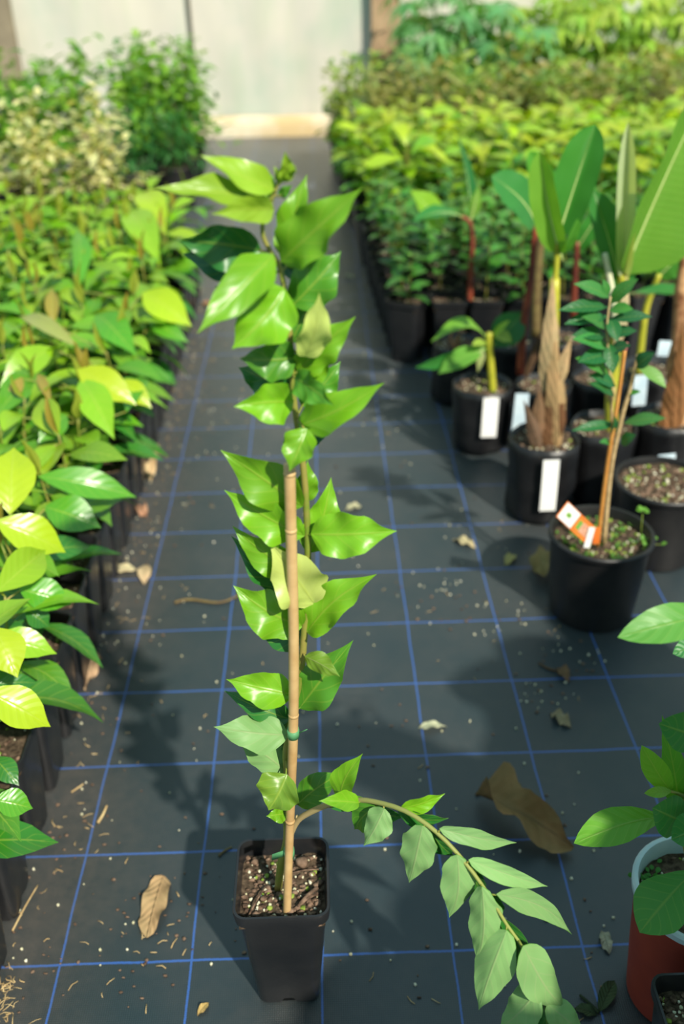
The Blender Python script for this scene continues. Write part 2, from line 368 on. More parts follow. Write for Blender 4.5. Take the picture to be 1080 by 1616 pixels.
# ------------------------------------------------------------------ pots
def rrect(h, r, z, n=4, lift=0.0):
    P = []
    for cx, cy, a0 in ((h - r, h - r, 0), (-h + r, h - r, 90), (-h + r, -h + r, 180), (h - r, -h + r, 270)):
        for k in range(n + 1):
            a = radians(a0 + 90 * k / n); P.append(V((cx + r * cos(a), cy + r * sin(a), z)))
        nx_ = {0: (-h + r, h), 90: (-h, -h + r), 180: (h - r, -h), 270: (h, h - r)}[a0]
        p = P[-1]; q = V((nx_[0], nx_[1], z))
        for t in (.3, .4, .6, .7): 
            v = p.lerp(q, t); v.z += lift * (1 if .35 < t < .65 else 0); P.append(v)
    return P
def square_pot(mb, H=.172, top=.0485, bot=.033):
    z = lambda f: H * f
    w_ = lambda f: bot + (top - .003 - bot) * f
    L = [rrect(bot - .002, .009, .0015, lift=.006), rrect(bot, .01, .003, lift=.007), rrect(w_(.3), .011, z(.3)), rrect(w_(.6), .0115, z(.6)), rrect(w_(.905), .012, z(.905)), rrect(top - .001, .012, z(.915)),
         rrect(top, .0125, z(.985)), rrect(top - .0006, .012, H), rrect(top - .0028, .011, H), rrect(top - .0036, .0105, z(.97)), rrect(w_(.8) - .0015, .01, z(.8)), rrect(w_(.5) - .0015, .01, z(.5))]
    mb.loops(L)
def ring(r, z, n=40, c=(0, 0), jit=None):
    return [V((c[0] + (r + (jit(k, z) if jit else 0)) * cos(2 * pi * k / n), c[1] + (r + (jit(k, z) if jit else 0)) * sin(2 * pi * k / n), z)) for k in range(n)]
def round_pot(mb, H, rt, rb, lip=.004, rimm=None):
    L = [ring(rb - .004, .001), ring(rb, .004), ring(rb + (rt - rb) * .5, H * .5), ring(rt - lip * .6, H * .9), ring(rt - lip * .4, H * .93), ring(rt + lip * .4, H * .945), ring(rt + lip * .5, H * .985), ring(rt, H), ring(rt - lip * .8, H - .0005),
         ring(rt - lip * 1.2, H * .96), ring(rt - lip * 1.2 - .003, H * .8), ring(rb + (rt - rb) * .5 - .004, H * .5)]
    mis = [0] * 4 + [1] * 6 + [0] if rimm else None
    mb.loops(L, mis=mis)
def bag_pot(mb, H, r, seed):
    rg = random.Random(seed); ph = [rg.uniform(0, 6.28) for _ in range(4)]
    def jit(k, z):
        a = 2 * pi * k / 40
        return r * (.035 * sin(3 * a + ph[0] + z * 20) + .025 * sin(7 * a + ph[1]) * (1 - z / H * .4) + .012 * sin(13 * a + ph[2] + 40 * z))
    L = [ring(r * .86, .001, jit=jit), ring(r * .98, .008, jit=jit)] + [ring(r * (1.0 + .02 * sin(i * 2.1)), H * i / 8, jit=jit) for i in range(1, 8)] + [ring(r * .99, H, jit=jit), ring(r * .965, H, jit=jit), ring(r * .95, H * .85, jit=jit)]
    mb.loops(L)
def soil_fill(mb, inside, zc, R, seed, nchips, chip=1.0, moss=0, dark=False):
    """inside(x,y)->bool ; materials: 0 soil 1 bark 2 perlite 3 moss"""
    rg = random.Random(seed); n = 14
    vs = []; idx = {}
    for i in range(n + 1):
        for j in range(n + 1):
            u, v = 2 * i / n - 1, 2 * j / n - 1
            if inside == 'round':
                x, y = u * math.sqrt(1 - v * v / 2) * R, v * math.sqrt(1 - u * u / 2) * R
            else: x, y = u * R, v * R
            vs.append(V((x, y, zc + .004 * mnoise.noise(V((x * 60 + seed, y * 60, 0))) + .002 * mnoise.noise(V((x * 170, y * 170, seed))))))
    mb.add(vs, [(i * (n + 1) + j, (i + 1) * (n + 1) + j, (i + 1) * (n + 1) + j + 1, i * (n + 1) + j + 1) for i in range(n) for j in range(n)])
    for _ in range(nchips):
        while True:
            x, y = rg.uniform(-R, R) * .93, rg.uniform(-R, R) * .93
            if inside != 'round' or x * x + y * y < (R * .93) ** 2: break
        q = rg.random(); z = zc + .0035 * mnoise.noise(V((x * 60 + seed, y * 60, 0))) + .001
        if q < .3: mb.blob((x, y, z), rg.uniform(.001, .0024) * chip, rg, 2)
        elif q < .92 - moss: mb.blob((x, y, z), rg.uniform(.002, .0048) * chip, rg, 1, (1, rg.uniform(.4, 1), .5), .35)
        else: mb.blob((x, y, z), rg.uniform(.002, .004) * chip, rg, 3, (1, 1, .6), .3)
SOILM = ['soil', 'bark', 'perlite', 'moss']

# ------------------------------------------------------------------ the staked plant in the middle
HB = V((-.037, -.022, 0))
hero = empty('staked_sapling', HB, 'tall young tree tied to a bamboo cane in a square black pot on the path', 'potted plant')
mb = MB(); square_pot(mb, .172, .0488, .033); mb.build('pot', ['pot'], hero)
mb = MB(); soil_fill(mb, 'sq', .150, .0435, 3, 330, 1.0)
rg = random.Random(8)
for a, b_, r_ in (((.018, -.022, .156), (.036, -.006, .160), .0022), ((.016, -.024, .156), (.036, -.011, .158), .0016), ((.008, .014, .158), (.038, .02, .155), .0008), ((-.035, -.036, .156), (-.018, .001, .156), .001)):
    mb.tube([a, V(a).lerp(V(b_), .5) + V((0, 0, .002)), b_], r_, 6, 1)
for x, y, r_ in ((-.031, .033, .0055), (.02, .03, .009), (-.01, -.036, .006), (-.027, -.031, .006), (.008, -.028, .007), (-.02, -.012, .005)):
    mb.blob((x, y, .154), r_, rg, 1, (1, .8, .6))
mb.build('soil', SOILM, hero)
HY = -.03
def hp(px, py, dy=0.0): return D(px, py, HY + dy)
cane = smooth([G(453, 1441, .15), hp(457, 1320, -.016), hp(463, 1155, -.014), hp(463.5, 1000, -.014), hp(460, 860, -.014), hp(457, 733, -.014)], 6)
CY = -.014
mb = MB(); mb.tube([cane[0] + V((0, 0, -.05))] + cane, [.0042] * 12 + [.0044] * (len(cane) - 11), 12)
for k in (7, 13, 25, len(cane) - 2):
    p = cane[k]; t = (cane[k + 1] - cane[k - 1]).normalized()
    mb.tube([p - t * .002, p, p + t * .002], [.0043, .0049, .0043], 12)
mb.build('cane', ['bamboo'], hero, HB)
mb = MB()
st = smooth([G(439, 1405, .148), hp(444, 1362), hp(453, 1325), hp(452, 1270), hp(453, 1215), hp(452, 1185), hp(464, 1120, .004), hp(476, 1050), hp(481, 990), hp(485, 960), hp(486, 870), hp(483, 790), hp(478, 730), hp(473, 695), hp(465, 640), hp(461, 590), hp(458, 530),
             hp(452, 480), hp(447, 445), hp(441, 420), hp(426, 395), hp(415, 370), hp(416, 345), hp(425, 325), hp(433, 305), hp(440, 285), hp(447, 265)], 3)
n = len(st); mb.tube(st, [.0042 - .0032 * (i / (n - 1)) ** .9 for i in range(n)], 8, 0)
mb.build('stem', ['stem_green'], hero, HB)
for name_, p, t_, r_ in (('tie', hp(463, 1157, CY), V((0, 0, 1)), .0054), ('tie', hp(456.5, 1346, CY), V((0, .05, 1)), .0054)):
    mb = MB(); t_ = t_.normalized(); L = []
    for dz, r2 in ((-.0042, r_ - .0012), (-.0042, r_), (.0042, r_), (.0042, r_ - .0012)):
        L.append([p + t_ * dz + V((r2 * cos(2 * pi * k / 16), (r2 + (.003 if sin(2 * pi * k / 16) > .3 else 0)) * sin(2 * pi * k / 16), 0)) for k in range(16)])
    mb.loops(L, cap0=False, cap1=False)
    if p.z < .3:
        q0 = p + V((-.004, 0, 0)); q1 = G(430, 1352, q0.z - .003)
        mb.add([q0 + V((0, 0, .004)), q0 - V((0, 0, .004)), q1 + V((-.001, 0, -.006)), q1 + V((0, 0, .003)), q0 + V((0, .0006, .004)), q0 - V((0, -.0006, .004)), q1 + V((-.001, .0006, -.006)), q1 + V((0, .0006, .003))],
               [(0, 1, 2, 3), (7, 6, 5, 4), (0, 3, 7, 4), (1, 5, 6, 2), (2, 6, 7, 3)])
    else:
        mb.tube([p + V((.005, 0, 0)), hp(485, 1151, -.02)], [.0006, .0004], 5)
    mb.build(name_, ['tie'], hero, HB)

def srgb(c): return lin(*c)[:3]
GR = {'b': (.19, .46, .015), 'y': (.30, .50, .03), 'g': (.09, .31, .022), 'd': (.03, .19, .03), 't': (.02, .15, .05), 'p': (.60, .72, .20), 'o': (.18, .33, .03), 'u': (.25, .46, .17)}  # p: pale leaf underside, with sunlight brightness put into its colour
def heroleaf(mb, bx, by, tx, ty, w_, c='b', db=0., dt=0., roll=0., under=False, base3=None, arch=.07, fold=.28, wave=.11, twist=0., yb=HY, rgx=random.Random(1)):
    b = D(bx, by, yb + db); t = D(tx, ty, yb + dt); a = (t - b).normalized(); m = (b + t) / 2
    tc_ = (CAM - m).normalized(); n0 = (tc_ - a * tc_.dot(a)).normalized()
    R = radians(roll); n = n0 * cos(R) + a.cross(n0) * sin(R)
    wd = px2m(w_, m) / max(cos(R), .35) * 1.06
    if under: n = -n
    col = GR[c]; j = rgx.uniform(.88, 1.12); col = tuple(x * j for x in col)
    c2 = (.6 * col[0] + .12, .6 * col[1] + .16, .6 * col[2] + .055)
    if under: c2 = tuple(x * j for x in GR[c])
    leaf(mb, b, t, n, wd, 'acute', 20, 8, -arch if under else arch, fold + rgx.uniform(-.05, .2), wave, rgx.choice((1.7, 2.2, 2.7)), rgx.uniform(-.35, .35), edge=.06, bend=rgx.uniform(-.06, .06), col= (.09, .3, .03) if under else col, mi=0, two=1, col2=c2, rng=rgx)
    # petiole back to its stem
    if base3 is not None:
        q = min(base3, key=lambda p: (p - b).length)
        if (q - b).length < .06: mb.tube([q, (q + b) / 2 + V((0, 0, -.001)), b + a * .002], [.0011, .0008, .0008], 5, 2)
HL = [  # bx by tx ty width colour db dt roll under
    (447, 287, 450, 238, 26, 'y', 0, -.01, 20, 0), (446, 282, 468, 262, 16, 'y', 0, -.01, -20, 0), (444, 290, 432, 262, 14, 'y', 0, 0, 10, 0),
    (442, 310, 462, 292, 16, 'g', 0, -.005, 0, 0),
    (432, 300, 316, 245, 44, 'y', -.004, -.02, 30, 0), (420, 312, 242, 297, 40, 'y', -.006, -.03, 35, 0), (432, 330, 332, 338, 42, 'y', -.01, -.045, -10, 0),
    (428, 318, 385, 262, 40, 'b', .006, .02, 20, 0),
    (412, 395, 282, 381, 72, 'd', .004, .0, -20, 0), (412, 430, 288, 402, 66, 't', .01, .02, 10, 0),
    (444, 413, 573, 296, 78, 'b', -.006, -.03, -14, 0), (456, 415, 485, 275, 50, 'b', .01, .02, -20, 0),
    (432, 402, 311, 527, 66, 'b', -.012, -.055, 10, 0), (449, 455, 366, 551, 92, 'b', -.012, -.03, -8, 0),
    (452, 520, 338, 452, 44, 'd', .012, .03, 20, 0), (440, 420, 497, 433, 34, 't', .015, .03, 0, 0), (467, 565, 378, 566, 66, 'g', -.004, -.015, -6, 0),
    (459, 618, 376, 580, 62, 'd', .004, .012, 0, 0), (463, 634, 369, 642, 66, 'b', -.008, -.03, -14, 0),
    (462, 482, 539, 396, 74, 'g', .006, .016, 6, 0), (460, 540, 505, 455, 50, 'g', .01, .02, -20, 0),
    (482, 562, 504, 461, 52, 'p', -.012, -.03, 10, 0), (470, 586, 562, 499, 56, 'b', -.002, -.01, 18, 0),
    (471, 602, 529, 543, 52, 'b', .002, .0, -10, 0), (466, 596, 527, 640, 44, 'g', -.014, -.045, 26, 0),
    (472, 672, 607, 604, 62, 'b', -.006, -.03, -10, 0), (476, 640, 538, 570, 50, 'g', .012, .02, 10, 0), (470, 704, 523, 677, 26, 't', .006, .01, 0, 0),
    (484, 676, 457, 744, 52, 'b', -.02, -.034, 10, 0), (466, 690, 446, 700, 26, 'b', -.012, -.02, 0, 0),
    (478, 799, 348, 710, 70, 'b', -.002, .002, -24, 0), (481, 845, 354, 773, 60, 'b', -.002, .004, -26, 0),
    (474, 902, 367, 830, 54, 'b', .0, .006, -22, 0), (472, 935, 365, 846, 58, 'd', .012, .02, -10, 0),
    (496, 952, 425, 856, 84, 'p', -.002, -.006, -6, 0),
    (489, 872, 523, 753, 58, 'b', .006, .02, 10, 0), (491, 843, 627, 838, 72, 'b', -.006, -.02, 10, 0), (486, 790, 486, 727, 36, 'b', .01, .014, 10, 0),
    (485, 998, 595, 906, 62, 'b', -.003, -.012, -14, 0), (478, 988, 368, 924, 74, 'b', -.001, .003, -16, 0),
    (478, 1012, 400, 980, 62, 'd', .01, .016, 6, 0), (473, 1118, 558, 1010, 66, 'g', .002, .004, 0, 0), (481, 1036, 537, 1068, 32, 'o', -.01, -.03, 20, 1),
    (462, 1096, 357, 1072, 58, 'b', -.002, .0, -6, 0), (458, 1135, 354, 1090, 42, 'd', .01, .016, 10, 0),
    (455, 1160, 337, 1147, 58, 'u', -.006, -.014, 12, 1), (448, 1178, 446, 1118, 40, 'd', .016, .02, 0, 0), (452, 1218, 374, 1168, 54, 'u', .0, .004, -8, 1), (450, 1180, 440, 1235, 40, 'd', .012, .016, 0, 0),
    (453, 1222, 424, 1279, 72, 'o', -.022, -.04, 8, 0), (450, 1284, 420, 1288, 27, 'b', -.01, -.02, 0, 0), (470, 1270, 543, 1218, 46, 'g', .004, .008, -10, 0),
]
mb = MB(); rgx = random.Random(21)
for L_ in HL: heroleaf(mb, *L_, base3=st, rgx=rgx)
mb.build('foliage', ['leaf_upper', 'leaf_under', 'stem_green'], hero, HB)
# the long side branch arching to the right
def by(px): return -.03 - .16 * max(0, (px - 456)) / 400
br = smooth([D(x, y, by(x)) for x, y in ((454, 1330), (462, 1308), (474, 1291), (500, 1277), (525, 1268), (560, 1263), (590, 1265), (640, 1280), (690, 1314), (735, 1362), (770, 1410), (800, 1459), (826, 1497), (850, 1556), (872, 1606), (890, 1650))], 3)
n = len(br); mb = MB(); mb.tube(br, [.0036 - .0027 * (i / (n - 1)) ** .8 for i in range(n)], 8, 0)
q = br[5]; mb.tube([q, q + V((.0005, 0, .008))], [.002, .0014], 6, 0)
branch = mb.build('side_branch', ['stem_wood'], hero, HB)
m_, n_, l_, b_ = mat('branch_bark'); x_ = n_.new('ShaderNodeTexCoord'); s_ = n_.new('ShaderNodeSeparateXYZ'); l_.new(x_.outputs['Object'], s_.inputs[0])
r_ = ramp(n_, [(.02, lin(190, 165, 120)), (.12, lin(135, 140, 75)), (.25, lin(140, 150, 70))]); l_.new(mth(n_, l_, 'ADD', s_.outputs['X'], .02), r_.inputs[0]); l_.new(r_.outputs[0], b_.inputs['Base Color']); b_.inputs['Roughness'].default_value = .6
branch.data.materials[0] = m_
BL = [
    (536, 1262, 573, 1189, 40, 'b', .0, .0, -16, 0), (566, 1267, 503, 1264, 32, 'b', -.006, -.02, 10, 0), (596, 1270, 560, 1309, 46, 'g', .004, .008, 10, 0), (607, 1276, 574, 1335, 46, 'u', -.004, -.014, 10, 1),
    (548, 1258, 592, 1290, 30, 'g', .008, .012, 0, 0), (522, 1274, 575, 1272, 16, 'd', .004, .006, 0, 0),
    (632, 1276, 703, 1252, 24, 'b', .004, .01, 40, 0), (628, 1278, 709, 1291, 22, 'd', .004, .006, 45, 0), (560, 1272, 640, 1290, 26, 'd', .008, .012, 30, 0),
    (667, 1303, 646, 1393, 56, 'u', -.004, -.012, 6, 1), (676, 1308, 716, 1350, 26, 'd', .006, .01, 20, 0), (694, 1308, 816, 1330, 28, 'u', .0, .012, -20, 1),
    (722, 1349, 709, 1448, 54, 'u', -.004, -.012, -8, 1), (740, 1357, 865, 1399, 30, 'u', .0, .012, -20, 1), (735, 1366, 762, 1410, 30, 'd', .008, .01, 10, 0),
    (761, 1399, 752, 1517, 52, 'u', -.004, -.014, 8, 1), (784, 1411, 903, 1475, 34, 'u', .0, .012, -22, 1), (765, 1408, 792, 1450, 30, 'd', .01, .012, 0, 0),
    (800, 1468, 756, 1594, 62, 'u', -.004, -.016, 8, 1), (792, 1448, 818, 1525, 36, 'd', .01, .012, 0, 0), (826, 1493, 892, 1591, 62, 'u', -.004, -.012, -12, 1),
    (832, 1530, 896, 1600, 36, 'd', .008, .01, 10, 0), (849, 1562, 786, 1626, 56, 'u', -.004, -.014, 10, 1), (864, 1585, 925, 1640, 46, 'u', -.002, -.01, -10, 1), (858, 1580, 862, 1640, 40, 'd', .006, .01, 0, 0),
]
mb = MB(); rgx = random.Random(4)
for L_ in BL: heroleaf(mb, *L_, base3=br, yb=by(L_[0]), rgx=rgx, wave=.06)
mb.build('foliage', ['leaf_upper', 'leaf_under', 'stem_green'], branch, HB)

# ------------------------------------------------------------------ nursery plants
def lerp3(a, b, t): return tuple(x + (y - x) * t for x, y in zip(a, b))
def plant_glossy(seed, H=.2, z0=.15, nlf=15, L0=.112, W0=.046, cl=(.04, .22, .02), ch=(.30, .55, .015), shape='acum', droop=.55, tipred=True, young=(.30, .36, .04), nl=8, nw=4, wave=.02, mi=0):
    rg = random.Random(seed); st = MB(); fo = MB()
    lean = V((rg.uniform(-.02, .02), rg.uniform(-.02, .02), 0)); S = []
    for i in range(6):
        t = i / 5; S.append(V((0, 0, z0 - .01)) + lean * t * t + V((rg.uniform(-.002, .002), rg.uniform(-.002, .002), H * t)))
    S = smooth(S, 2); st.tube(S, [.0032, .0014], 6)
    a = rg.uniform(0, 6.28)
    for i in range(nlf):
        t = .25 + .75 * (i + .5) / nlf; p = S[min(int(t * (len(S) - 1)), len(S) - 1)].copy(); a += 2.4 + rg.uniform(-.3, .3)
        el = radians(rg.uniform(-12, 30) + 25 * (t - .5)); L = L0 * rg.uniform(.8, 1.12) * (1 - .25 * abs(t - .6))
        d = V((cos(a) * cos(el), sin(a) * cos(el), sin(el))); b0 = p + d * .012
        tp = b0 + d * L - V((0, 0, L * droop * rg.uniform(.3, 1)))
        nn = (V((0, 0, 1)) + V((cos(a), sin(a), 0)) * .15 + V((rg.uniform(-.35, .35), rg.uniform(-.35, .35), 0)))
        c = lerp3(cl, ch, min(1, max(0, (t - .42) * 1.4 + rg.uniform(-.35, .35)))); c = tuple(x * rg.uniform(.85, 1.15) for x in c)
        leaf(fo, b0, tp, nn, W0 * rg.uniform(.85, 1.15) * L / L0, shape, nl, nw, rg.uniform(.06, .16), rg.uniform(.1, .35), wave, 2.5, rg.uniform(-.4, .4), c, mi, rng=rg)
        fo.tube([p, b0 + d * .004], [.0012, .001], 4, 1)
    if tipred:
        if seed % 3 == 0: young = (.33, .25, .04)
        for k in range(1 + seed % 2):
            q = S[-1]; d = V((rg.uniform(-.25, .25), rg.uniform(-.25, .25), 1)).normalized(); L = L0 * rg.uniform(.45, .65)
            leaf(fo, q, q + d * L, V((cos(a + k * 3), sin(a + k * 3), .1)), W0 * .4, 'lance', 6, 4, .05, .6, .01, 2, 0, young, mi, rng=rg)
    return st, fo
def plant_pairs(seed, H=.17, z0=.15, n=6, L0=.062, W0=.026, cl=(.018, .12, .022), ch=(.06, .25, .03), droop=.35, nl=5, nw=2, fork=1):
    rg = random.Random(seed); st = MB(); fo = MB()
    for fk in range(fork):
        ln = V((rg.uniform(-.05, .05), rg.uniform(-.05, .05), 0)) if fork > 1 else V((rg.uniform(-.015, .015),) * 2 + (0,))
        S = [V((0, 0, z0 - .01)) + ln * (i / 5) + V((0, 0, H * i / 5 * (1 if fk == 0 else rg.uniform(.7, 1)))) for i in range(6)]; st.tube(S, [.002, .001], 5)
        a = rg.uniform(0, 3)
        for i in range(n):
            t = .2 + .8 * (i + .6) / n; p = S[0].lerp(S[-1], t); a += 1.57 + rg.uniform(-.3, .3)
            for s in (0, pi):
                el = rg.uniform(-.1, .6); d = V((cos(a + s) * cos(el), sin(a + s) * cos(el), sin(el))); L = L0 * rg.uniform(.7, 1.1) * (1.1 - .35 * t)
                leaf(fo, p, p + d * L - V((0, 0, L * droop * rg.random())), V((rg.uniform(-.3, .3), rg.uniform(-.3, .3), 1)), W0 * L / L0 * rg.uniform(.9, 1.1), 'ellip', nl, nw, .1, .2, .03, 3, 0,
                     tuple(x * rg.uniform(.8, 1.2) for x in lerp3(cl, ch, t * rg.uniform(.5, 1.2))), 0, rng=rg)
    return st, fo
def plant_bush(seed, H=.32, z0=.17, R=.13, n=170, L0=.05, W0=.02, cols=((.03, .17, .03), (.12, .36, .04)), shape='ellip', droop=.3, low=.1, nbr=9, thick=.0032):
    rg = random.Random(seed); st = MB(); fo = MB(); tips = []
    st.tube([(0, 0, z0 - .01), (0, 0, z0 + H * .35)], [thick, thick * .8], 6)
    for k in range(nbr):
        a = 2.4 * k; h = low + (1 - low) * (k + .5) / nbr; r = R * (.5 + .6 * rg.random()) * (1.1 - .5 * h)
        p = [V((0, 0, z0 + H * h * .3)), V((cos(a) * r * .5, sin(a) * r * .5, z0 + H * h * .7)), V((cos(a) * r, sin(a) * r, z0 + H * h))]
        p = smooth(p, 3); st.tube(p, [thick * .55, thick * .25], 5); tips.append(p)
    for i in range(n):
        p = rg.choice(tips); t = rg.uniform(.3, 1); q = p[min(int(t * (len(p) - 1) + .5), len(p) - 1)] + V((rg.gauss(0, .02), rg.gauss(0, .02), rg.gauss(0, .02))) * (R / .13)
        a = rg.uniform(0, 6.28); el = rg.uniform(-.4, .9); d = V((cos(a) * cos(el), sin(a) * cos(el), sin(el))); L = L0 * rg.uniform(.6, 1.2)
        c = lerp3(cols[0], cols[1], rg.random())
        leaf(fo, q, q + d * L - V((0, 0, L * droop)), V((rg.uniform(-.5, .5), rg.uniform(-.5, .5), 1)), W0 * L / L0, shape, 4, 2, .08, .2, 0, 2, 0, c, 0, rng=rg)
    return st, fo
def plant_palmate(seed, H=.36, z0=.17, n=9, L0=.11, cols=((.06, .24, .11), (.10, .33, .12))):
    rg = random.Random(seed); st = MB(); fo = MB()
    S = [V((rg.uniform(-.006, .006), rg.uniform(-.006, .006), z0 - .01 + H * .8 * i / 4)) for i in range(5)]; st.tube(S, [.004, .0025], 6)
    a = rg.uniform(0, 6)
    for i in range(n):
        t = .35 + .65 * i / (n - 1); p = S[min(int(t * 4 + .5), 4)]; a += 2.4; el = radians(rg.uniform(15, 60)); pl = rg.uniform(.07, .13)
        d = V((cos(a) * cos(el), sin(a) * cos(el), sin(el))); q = p + d * pl
        st.tube([p, (p + q) / 2 + V((0, 0, .006)), q], [.0014, .001], 4)
        out = V((cos(a), sin(a), -.35)).normalized(); side = out.cross(V((0, 0, 1))).normalized(); c = lerp3(cols[0], cols[1], rg.random())
        for k in range(7):
            an = radians(-125 + 250 * k / 6); dd = out * cos(an) + side * sin(an) - V((0, 0, rg.uniform(.3, .8)))
            dd.normalize(); L = L0 * (1 - .35 * abs(k - 3) / 3) * rg.uniform(.85, 1.1)
            leaf(fo, q, q + dd * L, V((0, 0, 1)) + out * .5, L * .24, 'lance', 5, 2, .12, .25, 0, 2, 0, tuple(x * rg.uniform(.85, 1.15) for x in c), 0, rng=rg)
    return st, fo

potmesh = {}
def make_proto(name, label, cat, group, builder, leafm, stemm='stem_green', pot='square', soilseed=1, chips=45, prm=None):
    e = empty(name, (0, -20, 0), label, cat, group)
    key = (pot, chips and soilseed % 3)
    if key not in potmesh:
        a = MB(); b = MB()
        if pot == 'square': square_pot(a); soil_fill(b, 'sq', .151, .0435, soilseed, chips, 1.1)
        elif pot == 'terracotta': round_pot(a, .15, .075, .052); soil_fill(b, 'round', .135, .07, soilseed, chips, 1.2)
        elif pot == 'gallon': round_pot(a, .17, .08, .065); soil_fill(b, 'round', .155, .076, soilseed, chips, 1.3)
        po = a.build('pot', ['terracotta' if pot == 'terracotta' else ('pot' if pot == 'square' else 'pot_round')], e); so = b.build('soil', SOILM, e); potmesh[key] = (('pot', po.data), ('soil', so.data))
    else:
        for nm_, me_ in potmesh[key]:
            c = bpy.data.objects.new(nm_, me_); C.objects.link(c); c.parent = e
    s, f = builder
    s.build('stem', [stemm], e); f.build('foliage', [leafm, stemm], e)
    return e
def in_view(p, mx=60, my=60):
    x, y, z = proj(p); return z > 0 and -mx < x < 1080 + mx and -my < y < 1616 + my
def vis_tree(o):
    for c in list(o.children): bpy.data.objects.remove(c)
    bpy.data.objects.remove(o)

rg = random.Random(77)
# ---- left bed: rows of glossy seedlings in square pots, the aisle row each with foliage of its own
LG = 'glossy seedlings in square pots along the left side'
PITCH_ = .0992
hand = {}
def hl(bx, by_, tx, ty, w_, col, z=.33, z2=None, roll=0, shape='acum', fold=.25, arch=.1):
    b = G(bx, by_, z); t = G(tx, ty, z2 if z2 is not None else z - .03)
    k = round((b.y - .0905) / PITCH_); k = max(-1, k)
    hand.setdefault(k, []).append((b, t, w_, col, roll, shape, fold, arch))
YB = (.42, .62, .012); YG = (.28, .55, .015); MG = (.10, .36, .02); DG = (.035, .2, .025); BR = (.34, .27, .05)
hl(-8, 822, 104, 872, 62, YB, .36, .30); hl(122, 583, 216, 640, 50, YB, .36, .31); hl(128, 598, 181, 694, 52, YG, .35, .29); hl(16, 812, 22, 706, 74, YB, .35, .40)
hl(-6, 935, 72, 868, 56, YG, .33, .32, 15); hl(30, 930, 113, 954, 52, MG, .30, .27); hl(-12, 1005, 90, 1032, 48, YG, .31, .28); hl(-25, 1090, 80, 1147, 62, YB, .33, .28); hl(-12, 1262, 52, 1276, 44, MG, .26, .24)
hl(-8, 990, 28, 1070, 62, YB, .35, .31); hl(60, 752, 216, 785, 48, MG, .31, .26); hl(70, 800, 160, 833, 60, MG, .30, .27); hl(225, 462, 303, 516, 52, YB, .34, .29); hl(235, 508, 298, 541, 30, MG, .29, .26)
hl(204, 332, 254, 420, 50, YG, .36, .30); hl(226, 303, 262, 372, 46, YB, .36, .31); hl(84, 548, -2, 612, 46, YG, .36, .33); hl(122, 460, 122, 363, 30, MG, .33, .40, 20, fold=.5); hl(84, 516, 82, 455, 22, BR, .36, .41, fold=.5)
hl(124, 548, 30, 500, 26, (.42, .42, .12), .36, .36); hl(152, 496, 216, 562, 50, MG, .33, .29); hl(30, 880, 145, 862, 40, DG, .28, .25); hl(40, 960, 78, 990, 36, DG, .27, .24); hl(-10, 975, 62, 1042, 36, DG, .26, .24)
hl(200, 650, 222, 600, 40, MG, .3, .27); hl(188, 600, 240, 645, 34, YB, .32, .28); hl(105, 655, 60, 700, 40, MG, .33, .31); hl(-10, 660, 70, 585, 46, MG, .33, .33); hl(150, 620, 218, 700, 40, DG, .27, .23)
hl(-10, 1195, 30, 1240, 36, DG, .24, .22); hl(-10, 1080, 62, 1078, 26, DG, .24, .22); hl(35, 595, 15, 640, 20, BR, .36, .33); hl(60, 590, 82, 640, 16, BR, .36, .33, fold=.5)
protos = []
for i in range(7):
    protos.append(make_proto('glossy_seedling', 'x', 'potted plant', LG, plant_glossy(100 + i, H=.19 + .01 * (i % 3), z0=.151), 'leaf_glossy', soilseed=i))
made = []
for col in range(9):
    for row in range(-1, 24):
        x = -.3965 - PITCH_ * col; y = .0905 + PITCH_ * row
        if y > 2.35: continue
        if not (in_view((x, y, .34), 40, 60) or in_view((x + .048, y, .15), 30, 60)): continue
        made.append((col, row, x, y))
